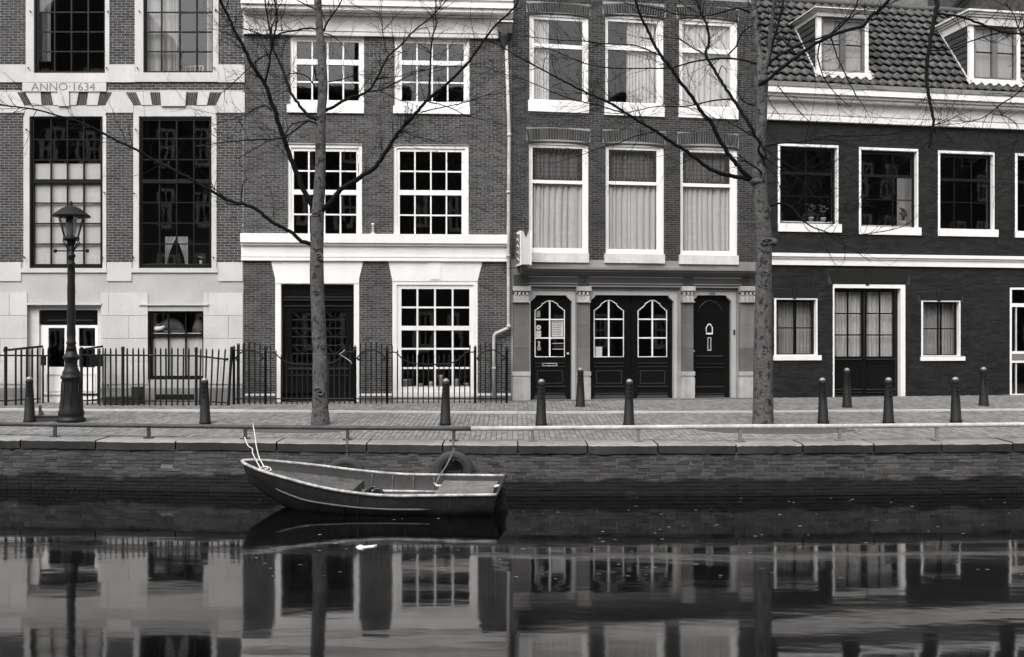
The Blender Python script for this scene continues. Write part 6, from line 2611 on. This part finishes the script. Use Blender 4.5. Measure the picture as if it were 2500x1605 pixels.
def cat(px0, px1, toppy, label, flip=1, patch=True):
    u0, u1 = H.p(px0, 800, .3)[0], H.p(px1, 800, .3)[0]
    zt = H.p(px0, toppy, .3)[1]
    h = zt - sz
    w = (u1 - u0) / 2
    o = thing('cat', label, 'cat', H.world((u0 + u1) / 2, .32, sz), 0 if flip > 0 else math.pi)
    m = MB()
    b = 0
    n, k = 18, 14
    for i in range(n + 1):
        s = i / n
        x = -w + 2 * w * s
        e = max(0.0, 1 - (2 * s - 1) ** 2) ** .5
        # curled body: haunch high at the back, sinking to the shoulder, then the tucked head
        hh = h * (.18 + .82 * e * (.78 + .22 * math.sin(s * 3.0 - .2)))
        if s < .3:
            hh *= .86 + .1 * math.sin(s * 14)
        ww = .13 * (.25 + .75 * e)
        for j in range(k):
            a = 2 * math.pi * j / k
            m.v.append((x, ww * math.cos(a), max(0.0, hh * .5 + hh * .5 * math.sin(a))))
    for i in range(n):
        for j in range(k):
            j2 = (j + 1) % k
            m.face((i * k + j, i * k + j2, (i + 1) * k + j2, (i + 1) * k + j), True)
    m.face(tuple(range(k)))
    m.face(tuple(reversed(range(n * k, n * k + k))))
    hx = -w * .72
    m.blob((hx, -.10, h * .42), (.085, .075, .07), 12, 8)
    for e in (-1, 1):
        m.tube([(hx + e * .045, -.10, h * .42 + .05), (hx + e * .06, -.10, h * .42 + .115)], [.03, .003], 5)
    m.build('body', FUR, o)
    m = MB()
    m.tube(smooth_path([(w * .8, -.06, .03), (w * .5, -.15, .03), (0, -.17, .03), (-w * .3, -.16, .03)], 4), [.03] * 13, 7)
    m.build('tail', FUR, o)
    if patch:
        m = MB()
        m.tube(smooth_path([(-w * .98, -.05, h * .30), (-w * .85, -.165, h * .26), (-w * .55, -.185, h * .26), (-w * .25, -.15, h * .42)], 4), [.03, .045, .055, .06, .065, .065, .06, .06, .055, .05, .04, .03, .015], 7)
        m.build('white_chest', FURW, o)


cat(382, 450, 775, 'grey cat with a white chest curled up asleep behind the small panes')
cat(470, 505, 777, 'second grey cat curled up, cut by the right edge of the window', -1, False)


def pot(H, px, py, d, h, r, label, sticks=4, sh=.35, group='pots and jars on the window sills', body=POT, cat='plant pot'):
    u, z = H.p(px, py, d)
    o = thing('plant_pot', label, cat, H.world(u, d, z), H.psi, group)
    m = MB()
    m.lathe([(r * .72, 0), (r * .95, h * .8), (r, h * .82), (r, h), (r * .8, h), (r * .8, h * .9)], 12)
    m.build('pot', body, o)
    if sticks:
        m = MB()
        for k in range(sticks):
            a = rnd.uniform(0, 6.28)
            t = rnd.uniform(.2, .6)
            m.tube([(0, 0, h * .9), (math.cos(a) * t * sh * .4, math.sin(a) * .03, h + sh * .5), (math.cos(a) * t * sh, math.sin(a) * .05, h + sh * rnd.uniform(.7, 1))], .006, 4)
        m.build('stem', LEAF, o)
        for k in range(sticks * 3):
            a = rnd.uniform(0, 6.28)
            c = Vector((math.cos(a) * sh * .4 * rnd.random(), math.sin(a) * .04, h + sh * rnd.uniform(.4, 1)))
            s_ = rnd.uniform(.03, .06)
            lf = MB()
            lf.v = [tuple(c + Vector(v) * s_) for v in ((-1, 0, 0), (0, -.3, -.45), (1, 0, .1), (0, .3, .5))]
            lf.face((0, 1, 2, 3))
            lf.build('leaf', LEAF, o)
    return o


def sill_board(H, l, r, py, d, label):
    u0, z = H.p(l, py, d)
    u1 = H.p(r, py, d)[0]
    o = MB().box(0, u1 - u0, -.02, .3, -.03, 0).build('inner_sill', WHITE_OLD, None, H.world(u0, d, z), (0, 0, H.psi))
    return tag(o, label, 'shelf')


sill_board(H4, 1906, 2035, 540, .24, 'inner sill carrying two plant pots in the upper window by the tree')
pot(H4, 1980, 539, .3, .085, .07, 'pale pot with bare stems, left of two on the upper sill', 4, .33)
pot(H4, 2010, 540, .3, .08, .075, 'pale pot with bare stems, right of two on the upper sill', 4, .35)
sill_board(H4, 2104, 2229, 550, .24, 'inner sill with a bushy plant in the second upper window of the black house')
pot(H4, 2205, 549, .32, .09, .09, 'bushy leafy pot plant low in the second upper window of the black house', 9, .33)
sill_board(H2, 980, 1146, 944, .16, 'inner sill crowded with small jars in the large ground floor window')
pot(H2, 990, 943, .22, .16, .07, 'grey jar at the left end of the ground floor sill', 0)
pot(H2, 1000, 943, .26, .17, .055, 'darker slim jar second from the left on the ground floor sill', 0, body=STONE3)
pot(H2, 1028, 943, .22, .06, .06, 'low dish on the ground floor sill behind the railing', 0)
pot(H2, 1051, 943, .22, .10, .05, 'small bright cup left of the middle bar of the ground floor window', 0, body=PAPER)
pot(H2, 1075, 943, .22, .26, .06, 'tall pale carton shaped pot behind the bollard top', 0, body=POT)
pot(H2, 1114, 943, .22, .17, .06, 'pale round jar right of the bollard in the ground floor window', 0)
pot(H2, 1138, 943, .22, .07, .06, 'low bowl at the right end of the ground floor sill', 0)
sill_board(H1, 348, 512, 645, .2, 'inner sill of the dark tall window with a white trinket')
pot(H1, 490, 644, .26, .07, .035, 'small white trinket at the lower right of the dark tall window', 2, .1, body=PAPER)

# chair seen in the upper window of the stone house
H = H1
u, z = H.p(460, 176, .6)
ch = thing('chair', 'light framed chair standing behind the upper right window', 'chair', H.world(u, .7, z - .45))
m = MB()
for sx in (-.3, .3):
    m.tube([(sx, 0, .45), (sx * 1.02, .05, .62)], .016, 6)
m.tube([(-.31, .05, .60), (.31, .05, .63)], .016, 6)
for k in range(5):
    m.tube([(-.22 + k * .11, .03, .47), (-.22 + k * .11, .05, .61)], .008, 5)
m.build('backrest', PAPER, ch)
m = MB().box(-.3, .3, -.05, .4, .42, .45)
m.build('seat', WHITE_OLD, ch)
for sx in (-.27, .27):
    for sy_ in (0, .35):
        MB().box(sx - .02, sx + .02, sy_ - .02, sy_ + .02, .0, .42).build('leg', WHITE_OLD, ch)

# pendant lamps in the black house
for px, lab in ((1966, 'pendant bulb on a cord in the upper window nearest the tree'), (2163, 'pendant bulb on a cord in the second upper window of the black house'), (2349, 'pendant bulb on a cord in the third upper window of the black house')):
    u, zt_ = H4.p(px, 372, .9)
    z0_ = H4.p(px, 406, .9)[1]
    o = thing('pendant_lamp', lab, 'lamp', H4.world(u, .9, z0_), 0, 'pendant bulbs in the upper windows')
    MB().tube([(0, 0, .02), (0, 0, zt_ - z0_ + .5)], .008, 5).build('cord', POT, o)
    MB().blob((0, 0, 0), (.028, .028, .035), 8, 6).build('bulb', PAPER, o)

# notices on the shop door
H = H3


def notice(l, t, r, b, label, lines=0, d=.172, mat=PAPER):
    q = H.rect(l, t, r, b, d)
    o = thing('notice', label, 'notice', H.world((q[0] + q[1]) / 2, d, (q[2] + q[3]) / 2), H.psi, 'papers stuck behind the shop door glass')
    w, h = (q[1] - q[0]) / 2, (q[3] - q[2]) / 2
    MB().box(-w, w, 0, .002, -h, h).build('sheet', mat, o)
    for k in range(lines):
        zz = h - 2 * h * (k + 1) / (lines + 1)
        e = rnd.uniform(.55, .95)
        MB().box(-w * .85, -w * .85 + 1.7 * w * e, -.0012, -.0005, zz - h * .035, zz + h * .035).build('text_line', INK, o)
    return o


notice(1347, 783, 1375, 822, 'printed sheet with rows of text in the right middle pane of the shop door', 8)
notice(1309, 808, 1321, 823, 'small white card below the round sticker on the shop door', 1)
notice(1310, 759, 1319, 775, 'small grey label in the upper left pane of the shop door', 2, mat=STONE3L)
notice(1349, 838, 1377, 839.5, 'upper thin white strip in the lower right pane of the shop door')
notice(1349, 852, 1376, 853.5, 'lower thin white strip in the lower right pane of the shop door')
notice(1454, 847, 1470, 872, 'blank white card in the lower left corner of the left double door', 0)
u, z = H.p(1315, 800, .17)
st = thing('sticker', 'round white sticker at the left side of the shop door glass', 'sticker', H.world(u, .17, z), H.psi)
m = MB()
m.prism([(.06 * math.cos(a / 16 * 6.283), .06 * math.sin(a / 16 * 6.283)) for a in range(16)], 0, .002)
m.build('disc', PAPER, st)
m = MB()
m.prism([(.02 * math.cos(a / 10 * 6.283), .02 * math.sin(a / 10 * 6.283)) for a in range(10)], -.001, -.0004)
m.build('printed_mark', STONE3, st)
u, z = H.p(1316, 843, .17)
st = thing('sticker', 'hourglass shaped pale sticker in the lower left pane of the shop door', 'sticker', H.world(u, .17, z), H.psi)
m = MB()
m.prism([(-.035, .09), (-.012, .09), (0, .05), (.012, .09), (.035, .09), (.01, .02), (.035, -.02), (-.035, -.02), (-.01, .02)], 0, .002)
m.build('upper_figure', PAPER, st)
m = MB()
m.prism([(.05 * math.cos(a / 12 * 6.283), -.08 + .055 * math.sin(a / 12 * 6.283)) for a in range(12)], .0005, .002)
m.build('lower_disc', STONE3L, st)

# ------------------------------------------------------------------ houses of the near bank: they stand behind the photographer and show in the panes
def near_house(x0, w, h, gable, label, cols, v):
    o = thing('near_bank_house', 'brick house of the near bank, visible only as a mirror image in window panes', 'house', (x0, -7.5, 0), math.pi, 'houses mirrored in the window panes')
    wallm = M('near_brick_%d' % v, (.05, .08, .035, .06)[v % 4], stain=.1)
    holes = []
    nfl = int(h / 3.3)
    for f_ in range(nfl):
        for c in range(cols):
            cw = w / cols
            holes.append((cw * (c + .27), cw * (c + .73), .9 + f_ * 3.3, 2.9 + f_ * 3.3))
    m = MB()
    wall_slab(m, 0, w, 0, h, holes, 0, .2)
    m.box(0.01, w - .01, .6, 6, 0, h)
    m.build('wall', wallm, o)
    m = MB()
    if gable:
        m.prism([(0, h), (w, h), (w / 2 + .8, h + gable), (w / 2 - .8, h + gable)], 0.01, 5.9)
    else:
        m.box(-.2, w + .2, -.4, 6, h, h + .4)
    m.build('roof', TILE if not gable else wallm, o)
    for hh in holes:
        m = MB()
        ring(m, hh, (hh[0] + .17, hh[1] - .17, hh[2] + .2, hh[3] - .17), -.01, .1)
        zc = hh[2] + (hh[3] - hh[2]) * .55
        m.box(hh[0] + .17, hh[1] - .17, .0, .09, zc - .06, zc + .06)
        m.box((hh[0] + hh[1]) / 2 - .04, (hh[0] + hh[1]) / 2 + .04, .01, .085, hh[2] + .2, hh[3] - .17)
        f_ = m.build('window', WHITE, o)
        pane_quad(hh[0], hh[1], hh[2], hh[3], .08, f_, DARKGREEN)
    return o


spec = [(6, 13.4, 2.6, 3), (5.2, 12.4, 2.2, 2), (6.4, 15.2, 0, 3), (5.6, 12.8, 2.6, 3), (6.0, 14.6, 0, 3), (5.5, 12.4, 2.8, 2), (6.2, 13.6, 2.0, 3)]
xx = 62.0
i = 0
while xx > -44:
    w, h, g, c = spec[i % 7]
    if xx < -14:
        h += 5.2
    near_house(xx, w - .02, h, g, None, c, i % 7)
    xx -= w
    i += 1
